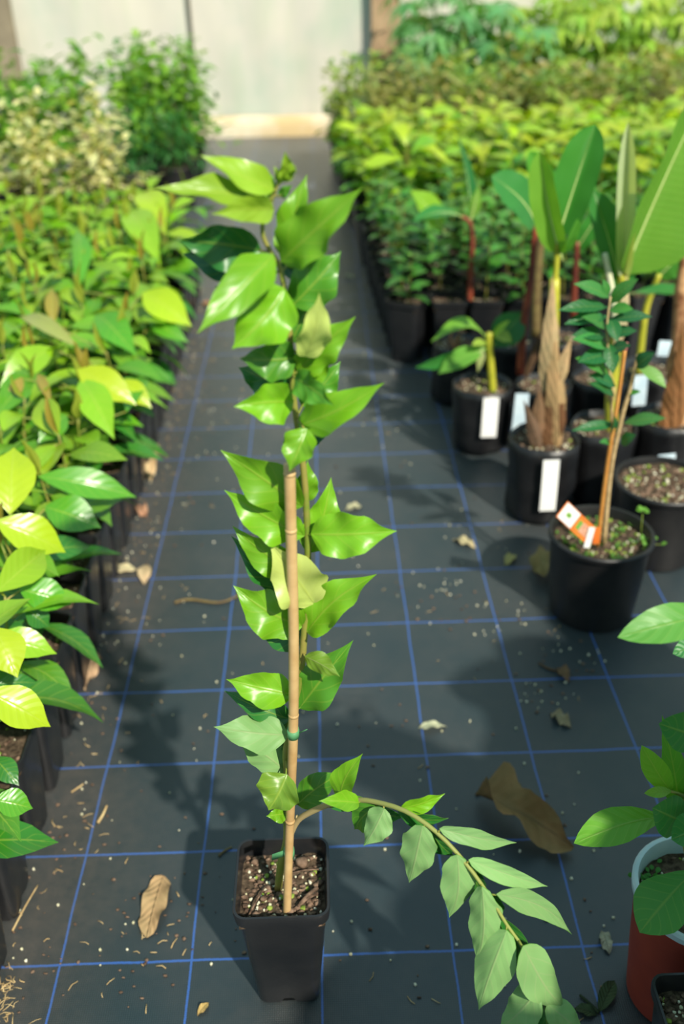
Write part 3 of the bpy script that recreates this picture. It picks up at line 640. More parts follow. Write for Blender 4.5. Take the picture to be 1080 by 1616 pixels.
for col, row, x, y in made:
    lab = 'glossy seedling in square pot, %s from the front, %s row from the path' % (ordn(row + 1), ordn(col))
    if col == 0:
        lab = 'glossy seedling in square pot along the left path edge, %s from the front' % ordn(row + 1)
        e = make_proto('glossy_seedling', lab, 'potted plant', LG, (lambda s, f: (s, f))(*plant_glossy(300 + row, H=.17 if row in hand else .19, z0=.151, nlf=6 if row in hand and row < 8 else 12)), 'leaf_glossy', soilseed=row % 7)
        e.location = (x, y, 0)
        if row in hand:
            fo = MB(); rr = random.Random(row)
            for b, t, w_, colr, roll, shp, fd, ac in hand[row]:
                a = (t - b).normalized(); m = (b + t) / 2; tcv = (CAM - m).normalized(); n0 = (tcv + V((0, 0, .5)) - a * (tcv + V((0, 0, .5))).dot(a)).normalized()
                Rr = radians(roll); nn = n0 * cos(Rr) + a.cross(n0) * sin(Rr)
                leaf(fo, b, t, nn, px2m(w_, m) * 1.08, shp, 12, 6, ac, fd, .012, 2.3, rr.uniform(-.2, .2), tuple(c * rr.uniform(.92, 1.08) for c in colr), 0, rng=rr)
                top = V((x, y, min(.30, b.z - .02)))
                if (top - b).length < .16: fo.tube(smooth([top, (top + b) / 2 + V((0, 0, .004)), b + a * .003], 3), [.0016, .0012], 5, 1)
            old = [c for c in e.children if c.name.startswith('foliage')][0]
            merged = MB(); me = old.data
            # the plant's own leaves and the ones that reach over the path are one foliage mesh
            merged.v = [tuple(v.co) for v in me.vertices]; merged.f = [tuple(p.vertices) for p in me.polygons]; merged.m = [p.material_index for p in me.polygons]
            merged.c = [tuple(d.color)[:3] for d in me.attributes['Col'].data]; uvv = [(0, .2)] * len(merged.v)
            for lp, d in zip(me.loops, me.uv_layers['UVMap'].data): uvv[lp.vertex_index] = tuple(d.uv)
            merged.uv = uvv; o0 = V((x, y, 0)); off = len(merged.v)
            merged.v += [tuple(V(p) - o0) for p in fo.v]; merged.f += [tuple(i + off for i in f) for f in fo.f]; merged.m += fo.m; merged.c += fo.c; merged.uv += fo.uv
            bpy.data.objects.remove(old); merged.build('foliage', ['leaf_glossy', 'stem_green'], e)
    else:
        copy_tree(rg.choice(protos), (x, y, 0), rg.uniform(0, 6.28), lab, rg.uniform(.9, 1.15) if False else 1.0)
for p in protos: vis_tree(p)

# ---- left, further back: shrubs in bigger pots
SG = 'shrubs in bigger pots at the back left'
varieg = lambda s: plant_bush(s, H=.40, R=.13, n=330, L0=.042, W0=.02, cols=((.42, .50, .24), (.95, .88, .5)), nbr=12, low=.25)
dense = lambda s: plant_bush(s, H=.42, R=.17, n=430, L0=.066, W0=.028, cols=((.03, .2, .03), (.26, .5, .03)), nbr=13)
feath = lambda s: plant_bush(s, H=.26, R=.14, n=420, L0=.05, W0=.007, cols=((.03, .19, .05), (.06, .26, .06)), droop=.9, nbr=12)
sprout = lambda s: plant_bush(s, H=.12, R=.06, n=36, L0=.05, W0=.02, cols=((.1, .3, .03), (.3, .5, .04)), nbr=5, z0=.13)
tall = lambda s: plant_bush(s, H=.42, R=.14, n=280, L0=.07, W0=.03, cols=((.06, .28, .03), (.30, .52, .04)), nbr=12)
spots = [  # builder, x, y, leaf, pot, label
    (varieg, -.70, 2.66, 'gallon', 'cream and green variegated shrub nearest the path, behind the glossy seedlings'),
    (varieg, -.92, 2.68, 'gallon', 'cream and green variegated shrub, middle one of the three behind the seedlings'),
    (varieg, -1.13, 2.75, 'gallon', 'cream and green variegated shrub at the left edge of the picture'),
    (sprout, -.80, 2.45, 'terracotta', 'low sprout in a terracotta pot in front of the variegated shrubs'),
    (sprout, -.97, 2.46, 'terracotta', 'low sprout in the terracotta pot farther from the path, before the variegated shrubs'),
    (sprout, -.63, 2.44, 'terracotta', 'low sprout in the terracotta pot nearest the path'),
    (feath, -.56, 3.42, 'gallon', 'dark green feathery drooping shrub beside the path at the back left'),
    (feath, -.75, 3.30, 'gallon', 'dark green feathery shrub, second from the path at the back left'),
    (dense, -.55, 3.72, 'gallon', 'dense bright green shrub beside the path behind the feathery shrubs'),
    (dense, -.74, 3.62, 'gallon', 'dense bright green shrub, second from the path behind the feathery shrubs'),
    (tall, -.58, 4.05, 'gallon', 'light green bushy shrub beside the path near the plastic wall'),
    (tall, -.78, 3.98, 'gallon', 'light green bushy shrub, second from the path near the plastic wall'),
    (dense, -.94, 3.35, 'gallon', 'mid green shrub between the feathery shrubs and the variegated ones'),
    (tall, -1.0, 3.05, 'gallon', 'light green shrub behind the middle variegated shrub'),
    (dense, -1.18, 3.15, 'gallon', 'mid green shrub behind the leftmost variegated shrub'),
    (dense, -1.16, 3.5, 'gallon', 'mid green shrub in the back left, a row behind the variegated shrubs'),
    (tall, -1.37, 3.4, 'gallon', 'light green shrub at the far left edge before the grey post'),
    (dense, -.78, 4.3, 'gallon', 'tall green shrub in the last row before the plastic wall'),
    (tall, -1.0, 3.8, 'gallon', 'light green shrub in the back left, third from the path'),
]
for k, (bd, x, y, pot, lab) in enumerate(spots):
    e = make_proto('potted_shrub', lab, 'potted shrub', SG, bd(500 + k), 'leaf_soft', 'stem_wood' if bd is varieg else 'stem_dark', pot, soilseed=k); e.location = (x, y, 0)

# ---- right block, back: rows of square pots
def block(name, cat, group, desc, builders, leafm, stemm, y0, y1, pitch, xmax, top, pot='square', where='', jit=0.0, xoff=0.0):
    split = name == 'palmate_sapling'
    ps = [make_proto(name, 'x', cat, group, b, leafm, stemm, pot, soilseed=i) for i, b in enumerate(builders)]
    rgb = random.Random(len(desc)); k = 0; y = y0; row = 0
    while y <= y1:
        xe = .2 - .048 * (y - 1.7) + .05 + xoff; c = 0; x = xe
        while x < xmax:
            if in_view((x, y, top), 50, 60) and not blocked(x, y):
                copy_tree(rgb.choice(ps if not split else ps[:3] if x < .95 + .3 * rgb.random() else ps[3:]), (x, y, 0), rgb.uniform(0, 6.28), '%s, %s row from the front, %s from the path%s' % (desc, ordn(row), ordn(c), where), rgb.uniform(.88, 1.12))
            x += pitch; c += 1
        y += pitch; row += 1
    for p in ps: vis_tree(p)
taken = []
def blocked(x, y): return any((x - a) ** 2 + (y - b) ** 2 < r * r for a, b, r in taken)
taken.append((.355, 1.735, .06))
block('coffee_seedling', 'potted plant', 'dark green seedlings in square pots on the right', 'dark green seedling in square pot', [plant_pairs(600 + i, H=.17 + .015 * (i % 4), L0=.078, W0=.034, n=7, cl=(.02, .14, .022), ch=(.09, .32, .03)) for i in range(6)], 'leaf_glossy', 'stem_green', 1.735, 2.45, .102, 1.3, .25)
block('broadleaf_seedling', 'potted plant', 'yellow green seedlings on the right', 'yellow-green broad-leaved seedling', [plant_glossy(640 + i, H=.21 + .02 * (i % 3), nlf=16, L0=.118, W0=.054, cl=(.10, .32, .02), ch=(.44, .60, .02), tipred=False, shape='obov', droop=.45, nl=6, nw=2) for i in range(6)], 'leaf_glossy', 'stem_green', 2.56, 3.5, .118, 1.9, .36)
block('bronze_seedling', 'potted plant', 'bronze tinted seedlings at the back right', 'bronze-tinted green seedling', [plant_bush(660 + i, H=.36, R=.09, n=95, L0=.06, W0=.024, cols=((.14, .24, .06), (.46, .40, .14)) if i % 2 else ((.12, .30, .05), (.40, .50, .08)), nbr=7, z0=.155) for i in range(6)], 'leaf_soft', 'stem_dark', 3.6, 4.2, .135, 2.2, .5)
block('palmate_sapling', 'potted plant', 'hand-leaved saplings before the back wall', 'hand-leaved sapling near the plastic wall', [plant_palmate(680 + i, H=.50 + .04 * (i % 3), n=12, L0=.15, cols=((.10, .33, .13), (.2, .46, .16)) if i < 3 else ((.24, .46, .06), (.42, .58, .08))) for i in range(6)], 'leaf_soft', 'stem_green', 4.33, 4.78, .17, 2.3, .6, pot='gallon', xoff=.44)

# ------------------------------------------------------------------ right foreground: bags, round pots, bananas
def btag(e, px0, px1, y, mat_='tag', name='plant_label', th=.0006):
    """a plastic label hanging over a rim, from its top to its bottom in the photo"""
    (ax, ay, bx, by_) = px0; w_ = px1
    a = D(ax, ay, y); b = D(bx, by_, y - .004); u = (b - a).normalized(); s = u.cross(V((0, -1, 0))).normalized(); hw = px2m(w_, a) / 2
    n = s.cross(u).normalized(); mb = MB(); vs = []
    for i in range(7):
        t = i / 6; c = a.lerp(b, t) + n * .0015 * sin(pi * t)
        vs += [c - s * hw + n * th, c + s * hw + n * th, c + s * hw - n * th, c - s * hw - n * th]
    fs = [(i * 4 + k, i * 4 + (k + 1) % 4, (i + 1) * 4 + (k + 1) % 4, (i + 1) * 4 + k) for i in range(6) for k in range(4)] + [(0, 3, 2, 1), (24, 25, 26, 27)]
    mb.add(vs, fs); return mb.build(name, [mat_], e, e.location, flat=True)
def bag(x, y, r, H, seed, label, chips=110, group='black grow bags on the right'):
    e = empty('banana_plant' if 'banana' in label else 'grow_bag', (x, y, 0), label, 'potted plant' if 'banana' in label else 'grow bag', group)
    mb = MB(); bag_pot(mb, H, r, seed); mb.build('bag', ['bag'], e)
    mb = MB(); soil_fill(mb, 'round', H - .012, r * .965, seed, chips, 1.3); mb.build('soil', SOILM, e)
    return e
def stemo(e, pts, rad, m_, name='pseudostem', seg=12, bump_=0):
    mb = MB(); mb.tube(smooth(pts, 4), rad, seg); return mb.build(name, [m_], e, e.location)
def bleaf(e, b, t, nrm, wd, col, shape='oblong', arch=.06, fold=.2, wave=.02, rib=True, m_='leaf_banana', nl=20, nw=8, twist=0, bend=0., seed=1, ribr=.0028, name='leaf_blade'):
    rr = random.Random(seed); mb = MB(); leaf(mb, b, t, nrm, wd, shape, nl, nw, arch, fold, wave, 3, twist, col, 0, rng=rr, bend=bend)
    o = mb.build(name, [m_], e, e.location)
    if rib:
        b, t = V(b), V(t); a = (t - b); L = a.length; a.normalize(); n0 = V(nrm); n0 = (n0 - a * n0.dot(a)).normalized(); s0 = a.cross(n0); mb = MB()
        mb.tube([b + a * L * q + n0 * (L * arch * sin(pi * q) - .001) + s0 * (L * bend * sin(pi * q)) for q in [i / 12 for i in range(-1, 12)]], [ribr, ribr * .3], 6)
        mb.build('midrib', ['midrib'], o, e.location)
        o2 = [c for c in o.children][0]; o2.location = (0, 0, 0)
    return o
def sheath(e, b, t, nrm, wd, col=(.36, .22, .12), seed=1, fold=-.5, arch=.05, name='dry_sheath', twist=0.):
    rr = random.Random(seed); mb = MB(); leaf(mb, b, t, nrm, wd, 'lance', 12, 6, arch, fold, .06, 2.6, twist, col, 0, rng=rr)
    mb.build(name, ['dry_leaf'], e, e.location)
TOC = V((0, -.8, .45))
# big brown-sheathed banana in the front bag
e = bag(.441, .948, .066, .165, 1, 'banana plant wrapped in brown dry sheaths, in the bag with the longest white label')
Yb = .95
stemo(e, [D(868, 722, Yb), D(868, 640, Yb), D(872, 540, Yb), D(876, 440, Yb)], [.017, .009], 'pseudo')
for k, (b, t, w_, s_, c_) in enumerate([((868, 715), (872, 560), 42, -.02, (.20, .10, .06)), ((880, 715), (872, 500), 34, -.022, (.42, .28, .17)), ((862, 640), (873, 430), 32, -.02, (.5, .36, .24)), ((855, 718), (826, 630), 24, -.03, (.16, .1, .08)),
                                        ((876, 620), (903, 530), 24, -.03, (.55, .38, .25)), ((848, 700), (852, 610), 26, -.024, (.22, .13, .09)), ((885, 690), (878, 590), 26, -.026, (.15, .07, .04)), ((870, 560), (868, 470), 30, -.02, (.5, .34, .22))]):
    B, T = D(*b, Yb + s_), D(*t, Yb + s_ - .004)
    sheath(e, B, T, V((0, -1, .3)), px2m(w_, B), c_, seed=k, twist=(-.4, .3, .2, -.6, .5, 0, .3, -.2)[k])
stemo(e, [D(876, 450, Yb), D(879, 410, Yb), D(880, 365, Yb)], [.0055, .005], 'pseudo', 'leaf_stalk', 8)
bleaf(e, D(884, 400, Yb), D(852, 238, Yb - .01), V((-.6, -.8, .25)), px2m(50, D(870, 320, Yb)), (.2, .46, .05), arch=.05, fold=.5, seed=3, shape='oblong')
bleaf(e, D(882, 372, Yb + .03), D(940, 196, Yb + .06), V((-.35, -.9, .2)), px2m(74, D(910, 280, Yb)), (.05, .26, .03), arch=.03, fold=.6, seed=4)
bleaf(e, D(886, 400, Yb), D(912, 345, Yb - .03), V((.3, -.8, .4)), px2m(20, D(870, 320, Yb)), (.12, .4, .05), arch=.05, fold=.5, seed=5, rib=False)
btag(e, (871, 726, 864, 806), 26, .945 - .072)
# bag with the tall spear and great leaf
e = bag(.568, 1.0, .064, .16, 2, 'banana plant with one huge leaf and an upright rolled pale leaf')
Yb = 1.0
stemo(e, [D(965, 695, Yb), D(966, 620, Yb), D(972, 540, Yb), D(980, 480, Yb), D(984, 430, Yb)], [.0135, .010], 'pseudo')
stemo(e, [D(972, 520, Yb - .012), D(968, 470, Yb - .014), D(955, 400, Yb - .014)], [.008, .005], 'pseudo_pale', 'leaf_stalk', 8)
bleaf(e, D(986, 440, Yb), D(992, 192, Yb - .06), V((-.3, -.95, .1)), px2m(34, D(990, 300, Yb)), (.52, .62, .40), 'oblong', fold=1.1, arch=.01, wave=.01, rib=False, seed=8, name='rolled_leaf')
bleaf(e, D(985, 430, Yb), D(1160, 55, Yb + .03), V((.5, -.85, .25)), px2m(165, D(1030, 300, Yb)), (.17, .40, .05), bend=-.05, arch=.03, fold=.6, seed=6, wave=.02, ribr=.004, nl=26, nw=10)
bleaf(e, D(983, 470, Yb), D(936, 300, Yb + .05), V((.2, -.9, .3)), px2m(60, D(970, 320, Yb)), (.04, .22, .04), arch=.04, fold=.4, seed=7)
sheath(e, D(975, 560, Yb - .012), D(990, 430, Yb - .02), V((.4, -1, 0)), px2m(26, D(980, 500, Yb)), (.6, .5, .36), 9)
sheath(e, D(966, 640, Yb - .012), D(960, 575, Yb - .02), V((-.4, -1, 0)), px2m(20, D(980, 500, Yb)), (.6, .45, .25), 10)
# stout brown one at the right edge
e = bag(.712, 1.03, .066, .16, 3, 'banana plant with stout reddish brown stem at the right edge')
Yb = 1.03
stemo(e, [D(1066, 690, Yb), D(1068, 600, Yb), D(1074, 480, Yb), D(1082, 380, Yb)], [.026, .020, .012, .008], 'sheath')
for k, (b, t, w_) in enumerate([((1060, 690), (1070, 560), 40), ((1072, 680), (1078, 500), 30), ((1052, 690), (1048, 640), 24)]):
    B, T = D(*b, Yb - .028), D(*t, Yb - .024); sheath(e, B, T, V((-.2, -1, .1)), px2m(w_, B), (.30, .14, .07), 20 + k)
bleaf(e, D(1084, 390, Yb), D(1150, 240, Yb), V((0, -1, .3)), .08, (.08, .33, .04), seed=11)
btag(e, (1053, 717, 1052, 746), 27, 1.03 - .072, 'tag_blue')
# small bright banana
e = bag(.368, 1.232, .064, .15, 4, 'small banana plant with drooping bright leaves in a bag with white label')
Yb = 1.22
stemo(e, [D(778, 622, Yb), D(776, 590, Yb), D(773, 550, Yb), D(773, 525, Yb)], [.009, .0075], 'pseudo')
def arcleaf(e, pts, Y0, wpx, col, seed, nrm=V((0, -.45, 1))):
    b = D(*pts[0], Y0); t = D(*pts[-1], Y0 - .03); m_ = D(*pts[1], Y0 - .02); L = (t - b).length; a = (t - b).normalized()
    off = m_ - (b + t) / 2; off -= a * off.dot(a); n = off.normalized() if off.length > .004 else (nrm - a * nrm.dot(a)).normalized()
    bleaf(e, b, t, n + nrm * .6, px2m(wpx, m_), col, 'ellip', max(.05, off.length / L * .9), .15, .02, seed=seed, nl=14, nw=6, ribr=.0014)
arcleaf(e, [(770, 535), (732, 505), (680, 540)], Yb, 34, (.22, .5, .05), 1)
arcleaf(e, [(768, 550), (735, 562), (692, 590)], Yb, 38, (.16, .42, .06), 2)
arcleaf(e, [(760, 548), (712, 570), (655, 580)], Yb + .02, 30, (.05, .28, .06), 3)
bleaf(e, D(778, 548, Yb + .01), D(828, 492, Yb + .03), V((-.2, -1, .5)), px2m(54, D(800, 520, Yb)), (.025, .17, .05), 'ellip', seed=4, ribr=.0014)
bleaf(e, D(776, 535, Yb), D(806, 505, Yb - .02), V((0, -.6, 1)), px2m(14, D(800, 520, Yb)), (.3, .52, .06), 'ellip', seed=5, rib=False)
bleaf(e, D(780, 525, Yb), D(808, 540, Yb - .02), V((.2, -.7, 1)), px2m(24, D(800, 520, Yb)), (.35, .5, .08), 'ellip', seed=6, rib=False)
bleaf(e, D(768, 540, Yb), D(745, 545, Yb - .03), V((0, -.7, 1)), px2m(16, D(800, 520, Yb)), (.35, .5, .08), 'ellip', seed=7, rib=False)
bleaf(e, D(762, 550, Yb - .01), D(754, 588, Yb - .02), V((0, -1, .2)), px2m(13, D(800, 520, Yb)), (.42, .48, .2), 'lance', seed=8, rib=False)
btag(e, (776, 628, 771, 690), 25, 1.232 - .0715)
# bags behind
e = bag(.498, 1.22, .06, .15, 5, 'banana plant with dark red stem base and a pale blue label, behind the brown one')
Yb = 1.24
stemo(e, [D(822, 590, Yb), D(826, 520, Yb), D(838, 440, Yb), D(846, 350, Yb)], [.010, .0055], 'pseudo_red')
bleaf(e, D(846, 352, Yb), D(776, 278, Yb - .05), V((.2, -.75, .6)), px2m(64, D(815, 310, Yb)), (.05, .27, .06), arch=.1, fold=.15, seed=12)
sheath(e, D(830, 600, Yb - .012), D(855, 520, Yb - .02), V((.2, -1, .1)), .022, (.12, .07, .05), 31)
btag(e, (825, 621, 817, 690), 22, 1.22 - .068, 'tag_blue')
e = bag(.345, 1.475, .058, .15, 6, 'banana stump with curled dry stalk in a dark bag beside the path')
sheath(e, D(715, 555, 1.46), D(728, 522, 1.44), V((-.5, -1, .2)), .02, (.3, .2, .14), 32)
mb = MB(); mb.tube(smooth([D(730, 556, 1.46), D(712, 540, 1.44), D(716, 522, 1.43), D(735, 524, 1.43)], 4), [.004, .002], 6); mb.build('dry_stalk', ['sheath'], e, e.location)
e = bag(.47, 1.485, .058, .15, 7, 'banana plant with dark brown stem in the second row behind the brown-sheathed one')
stemo(e, [D(846, 530, 1.48), D(848, 440, 1.48), D(860, 330, 1.48), D(872, 300, 1.48)], [.013, .006], 'stem_dark')
bleaf(e, D(872, 310, 1.48), D(836, 238, 1.46), V((-.3, -.8, .5)), .05, (.1, .38, .04), seed=13)
bleaf(e, D(870, 320, 1.48), D(905, 255, 1.5), V((.1, -.9, .4)), .06, (.04, .24, .04), seed=14)
e = bag(.63, 1.25, .06, .15, 8, 'banana plant with pale arching stalk and flat leaf near the right edge')
stemo(e, [D(1008, 590, 1.25), D(1014, 530, 1.25), D(1022, 480, 1.25), D(1042, 432, 1.24)], [.009, .006], 'pseudo')
bleaf(e, D(1000, 462, 1.2), D(1100, 462, 1.14), V((0, -.35, 1)), px2m(30, D(1040, 460, 1.2)), (.06, .3, .06), 'ellip', arch=.05, seed=15, ribr=.0014)
bleaf(e, D(1040, 436, 1.24), D(1085, 395, 1.22), V((-.2, -.8, .5)), .05, (.1, .36, .05), seed=16)
btag(e, (1012, 592, 1008, 640), 22, 1.25 - .068, 'tag_blue')
e = bag(.76, 1.28, .06, .15, 9, 'black grow bag of soil with pale blue label at the right edge', group='black grow bags on the right')
btag(e, (1052, 538, 1047, 562), 22, 1.28 - .068, 'tag_blue')
e = bag(.60, 1.49, .058, .15, 10, 'black grow bag with a short red-brown stem, third row back near the right edge')
stemo(e, [D(905, 500, 1.49), D(908, 440, 1.49), D(912, 380, 1.49)], [.009, .005], 'pseudo_red', 'stem')
bleaf(e, D(912, 390, 1.49), D(950, 330, 1.47), V((0, -.8, .5)), .045, (.06, .3, .05), seed=17)
# thin banana standing among the dark seedlings
tp = empty('banana_plant', (.355, 1.735, 0), 'thin red-stemmed banana plant in a square pot among dark green seedlings', 'potted plant', 'black grow bags on the right')
for nm_, me_ in potmesh[('square', 1)]:
    c = bpy.data.objects.new(nm_, me_); C.objects.link(c); c.parent = tp
Yb = 1.735
stemo(tp, [D(741, 492, Yb), D(743, 440, Yb), D(746, 380, Yb), D(742, 352, Yb), D(730, 342, Yb)], [.0085, .0045], 'pseudo_red')
bleaf(tp, D(743, 350, Yb), D(722, 212, Yb + .02), V((.6, -.8, .1)), px2m(24, D(740, 300, Yb)), (.03, .2, .06), 'lance', fold=.6, seed=18)
bleaf(tp, D(730, 342, Yb), D(650, 350, Yb - .08), V((0, -.4, 1)), px2m(34, D(690, 345, Yb)), (.05, .27, .06), 'ellip', arch=.12, seed=19)
bleaf(tp, D(744, 345, Yb), D(756, 290, Yb), V((.2, -.9, .3)), px2m(22, D(740, 300, Yb)), (.2, .42, .06), 'lance', seed=20)
bleaf(tp, D(700, 362, Yb), D(648, 300, Yb - .04), V((.2, -.7, .6)), px2m(46, D(690, 345, Yb)), (.26, .52, .04), 'ellip', seed=21)

# round pot with the sapling and the orange label
RP = V((.466, .625, 0))
e = empty('round_pot_sapling', RP, 'sapling with two thin stems and an orange label in round black pot', 'potted plant')
mb = MB(); round_pot(mb, .157, .083, .070, .005); mb.build('pot', ['pot_round'], e)
mb = MB(); soil_fill(mb, 'round', .136, .077, 11, 230, 1.3, moss=.25); mb.build('soil', SOILM, e)
Yb = .615
mb = MB(); mb.tube(smooth([D(943, 862, Yb - .01), D(958, 740, Yb - .01), D(974, 640, Yb - .01), D(987, 548, Yb - .01)], 4), [.0036, .003], 8); mb.tube([D(987, 552, Yb - .01), D(988, 541, Yb - .01)], [.0034, .0036], 8, 1)
mb.build('stake', ['stake_orange', 'pink'], e, RP)
mb = MB(); sA = smooth([D(953, 858, Yb), D(962, 760, Yb), D(970, 710, Yb), D(984, 650, Yb), D(996, 610, Yb), D(1007, 560, Yb)], 4); mb.tube(sA, [.0045, .0028], 8)
sB = smooth([D(966, 725, Yb), D(966, 660, Yb + .005), D(962, 580, Yb), D(958, 520, Yb - .01), D(964, 468, Yb - .01)], 4); mb.tube(sB, [.003, .0014], 8)
mb.build('stem', ['stem_wood'], e, RP)
mb = MB(); rr = random.Random(3); D2 = (.022, .15, .05); M2 = (.06, .27, .06)
for bx, by_, tx, ty, w_, c_, dt in [(962, 470, 905, 448, 26, M2, -.02), (962, 480, 1008, 440, 26, M2, -.02), (960, 485, 880, 490, 24, D2, -.03), (962, 490, 1000, 488, 22, M2, -.02), (960, 500, 890, 512, 24, D2, -.02), (962, 505, 1030, 500, 22, D2, -.02),
        (958, 520, 918, 500, 24, M2, -.03), (958, 530, 902, 530, 26, D2, -.03), (960, 530, 1006, 522, 22, D2, -.02), (960, 550, 903, 535, 28, M2, -.04), (962, 560, 912, 572, 30, D2, -.04), (962, 555, 996, 545, 24, D2, -.02), (960, 590, 908, 565, 30, M2, -.03),
        (972, 610, 928, 592, 24, D2, -.02), (970, 625, 930, 605, 22, D2, -.03), (1003, 580, 1034, 556, 26, D2, -.02), (1005, 577, 1052, 612, 26, (.2, .42, .1), -.03), (992, 622, 1012, 618, 10, M2, -.01), (975, 670, 902, 680, 18, D2, -.02), (985, 668, 1052, 660, 22, M2, -.03),
        (980, 700, 1004, 686, 22, D2, -.02), (965, 700, 946, 698, 12, M2, -.02), (958, 470, 952, 440, 16, M2, 0), (960, 540, 968, 590, 26, D2, -.03), (962, 500, 975, 540, 24, D2, -.03), (964, 690, 970, 655, 14, D2, -.02)]:
    b = D(bx, by_, Yb); t = D(tx, ty, Yb + dt); leaf(mb, b, t, V((rr.uniform(-.3, .3), -.7, .8)), px2m(w_, b), 'ellip', 8, 4, .08, .25, .03, 2.4, 0, tuple(x * rr.uniform(.85, 1.15) for x in c_), 0, rng=rr)
mb.build('foliage', ['leaf_soft'], e, RP)
mb = MB(); rr = random.Random(6)
for k in range(60):
    a = rr.uniform(0, 6.28); r_ = rr.uniform(.2, 1) * .074; q = RP + V((cos(a) * r_, sin(a) * r_, .140))
    for j in range(3):
        d = V((rr.uniform(-1, 1), rr.uniform(-1, 1), rr.uniform(.3, 1.2))).normalized(); leaf(mb, q, q + d * rr.uniform(.005, .010), V((0, 0, 1)), .005, 'ellip', 3, 2, .05, .1, 0, 2, 0, (.12, .32, .05), 0, rng=rr)
q = RP + V((.062, -.012, .138)); tpp = D(1015, 806, .6); mb.tube([q, tpp], [.001, .0008], 5, 1)
for k in range(14):
    c0 = tpp if k < 7 else q + V((rr.uniform(.0, .03), rr.uniform(-.02, .01), rr.uniform(.004, .016)))
    if k >= 7: mb.tube([q, c0], [.0006, .0005], 4, 1)
    d = V((rr.uniform(-1, 1), rr.uniform(-1, 1), rr.uniform(-.1, .6))).normalized(); leaf(mb, c0, c0 + d * .011, V((0, -.3, 1)), .008, 'ellip', 4, 2, .05, .1, 0, 2, 0, (.16, .4, .05), 0, rng=rr)
mb.build('weeds', ['leaf_soft', 'stem_green'], e, RP)
# orange plant label leaning on the rim
a = D(887, 803, .55); b = D(935, 848, .575); u = (b - a).normalized(); s = u.cross(TOC).normalized(); n = s.cross(u).normalized(); hw = px2m(15, a)
if n.y > 0: n = -n
mb = MB()
def slab(c0, c1, h0, z0, z1, mi):
    vs = [c0 - s * h0 + n * z0, c0 + s * h0 + n * z0, c1 + s * h0 + n * z0, c1 - s * h0 + n * z0, c0 - s * h0 + n * z1, c0 + s * h0 + n * z1, c1 + s * h0 + n * z1, c1 - s * h0 + n * z1]
    mb.add(vs, [(0, 3, 2, 1), (4, 5, 6, 7), (0, 1, 5, 4), (1, 2, 6, 5), (2, 3, 7, 6), (3, 0, 4, 7)], mi)
slab(a, b, hw, 0, .0008, 0); slab(a + u * .002, a.lerp(b, .42), hw * .93, .0006, .0012, 1); slab(a.lerp(b, .15), a.lerp(b, .27), hw * .25, .001, .0016, 2); slab(a.lerp(b, .5), a.lerp(b, .62), hw * .5, .0006, .0012, 2); slab(a.lerp(b, .6), a.lerp(b, .9), hw * .55, .0007, .0014, 3)
mb.build('plant_label', ['orange', 'tag', 'green_print', 'brown_print'], e, RP, flat=True)
mb = MB(); a = D(943, 832, .57); b = D(941, 858, .572); u = (b - a).normalized(); s = u.cross(V((0, -1, 0))).normalized(); n = V((0, -1, 0)); slab(a, b, px2m(5.5, a), 0, .0008, 0)
a = D(935, 832, .568); b = D(926, 864, .565); u = (b - a).normalized(); s = u.cross(V((0, -1, 0))).normalized(); slab(a, b, px2m(5, a), 0, .0008, 1)
mb.build('plant_label', ['orange', 'tag'], e, RP, flat=True)
# second round pot
RQ = V((.622, .79, 0)); e = empty('round_pot', RQ, 'round black pot of bare chippy soil behind the sapling pot', 'flower pot')
mb = MB(); round_pot(mb, .155, .085, .072, .005); mb.build('pot', ['pot_round'], e)
mb = MB(); soil_fill(mb, 'round', .143, .079, 12, 300, 1.5); mb.build('soil', SOILM, e)

# terracotta pot with the large leaves, bottom right
TP = V((.383, -.058, 0)); e = empty('terracotta_pot_plant', TP, 'large-leaved plant in a red plastic pot with pale blue rim', 'potted plant')
mb = MB(); round_pot(mb, .18, .064, .048, .0045, rimm=True); mb.build('pot', ['terracotta', 'pale_rim'], e)
mb = MB(); soil_fill(mb, 'round', .158, .0595, 13, 130, .9, moss=.05)
mb.build('soil', SOILM, e)
mb = MB(); rr = random.Random(9)
for k in range(26):
    q = V((.345, -.03, .160)) + V((rr.gauss(0, .010), rr.gauss(0, .008), .001)); d = V((rr.uniform(-1, 1), rr.uniform(-1, 1), .4)).normalized(); leaf(mb, q, q + d * .006, V((0, 0, 1)), .005, 'ellip', 3, 2, .05, .1, 0, 2, 0, (.07, .3, .05), 0, rng=rr)
mb.build('sprouts', ['leaf_soft'], e, TP)
mb = MB(); Yt = -.058
mb.tube(smooth([TP + V((.005, 0, .15)), D(1078, 1300, Yt), D(1080, 1240, Yt), D(1100, 1120, Yt), D(1125, 1000, Yt)], 4), [.0045, .0025], 8); mb.build('stem', ['stem_green'], e, TP)
mb = MB(); rr = random.Random(10)
def tl(bx, by_, tx, ty, w_, c_, db=0., dt=-.03, roll=0, arch=.08, fold=.2, shape='obov'):
    b = D(bx, by_, Yt + db); t = D(tx, ty, Yt + dt); a = (t - b).normalized(); m = (b + t) / 2; tv = (CAM - m).normalized(); n0 = (tv - a * tv.dot(a)).normalized(); R_ = radians(roll); nn = n0 * cos(R_) + a.cross(n0) * sin(R_)
    leaf(mb, b, t, nn, px2m(w_, m) / max(.4, cos(R_)), shape, 16, 8, arch, fold, .02, 2.2, 0, c_, 0, rng=rr)
    q = D(bx + 25, by_ + 8, Yt); mb.tube([q, b + a * .004], [.0016, .0014], 5, 1)
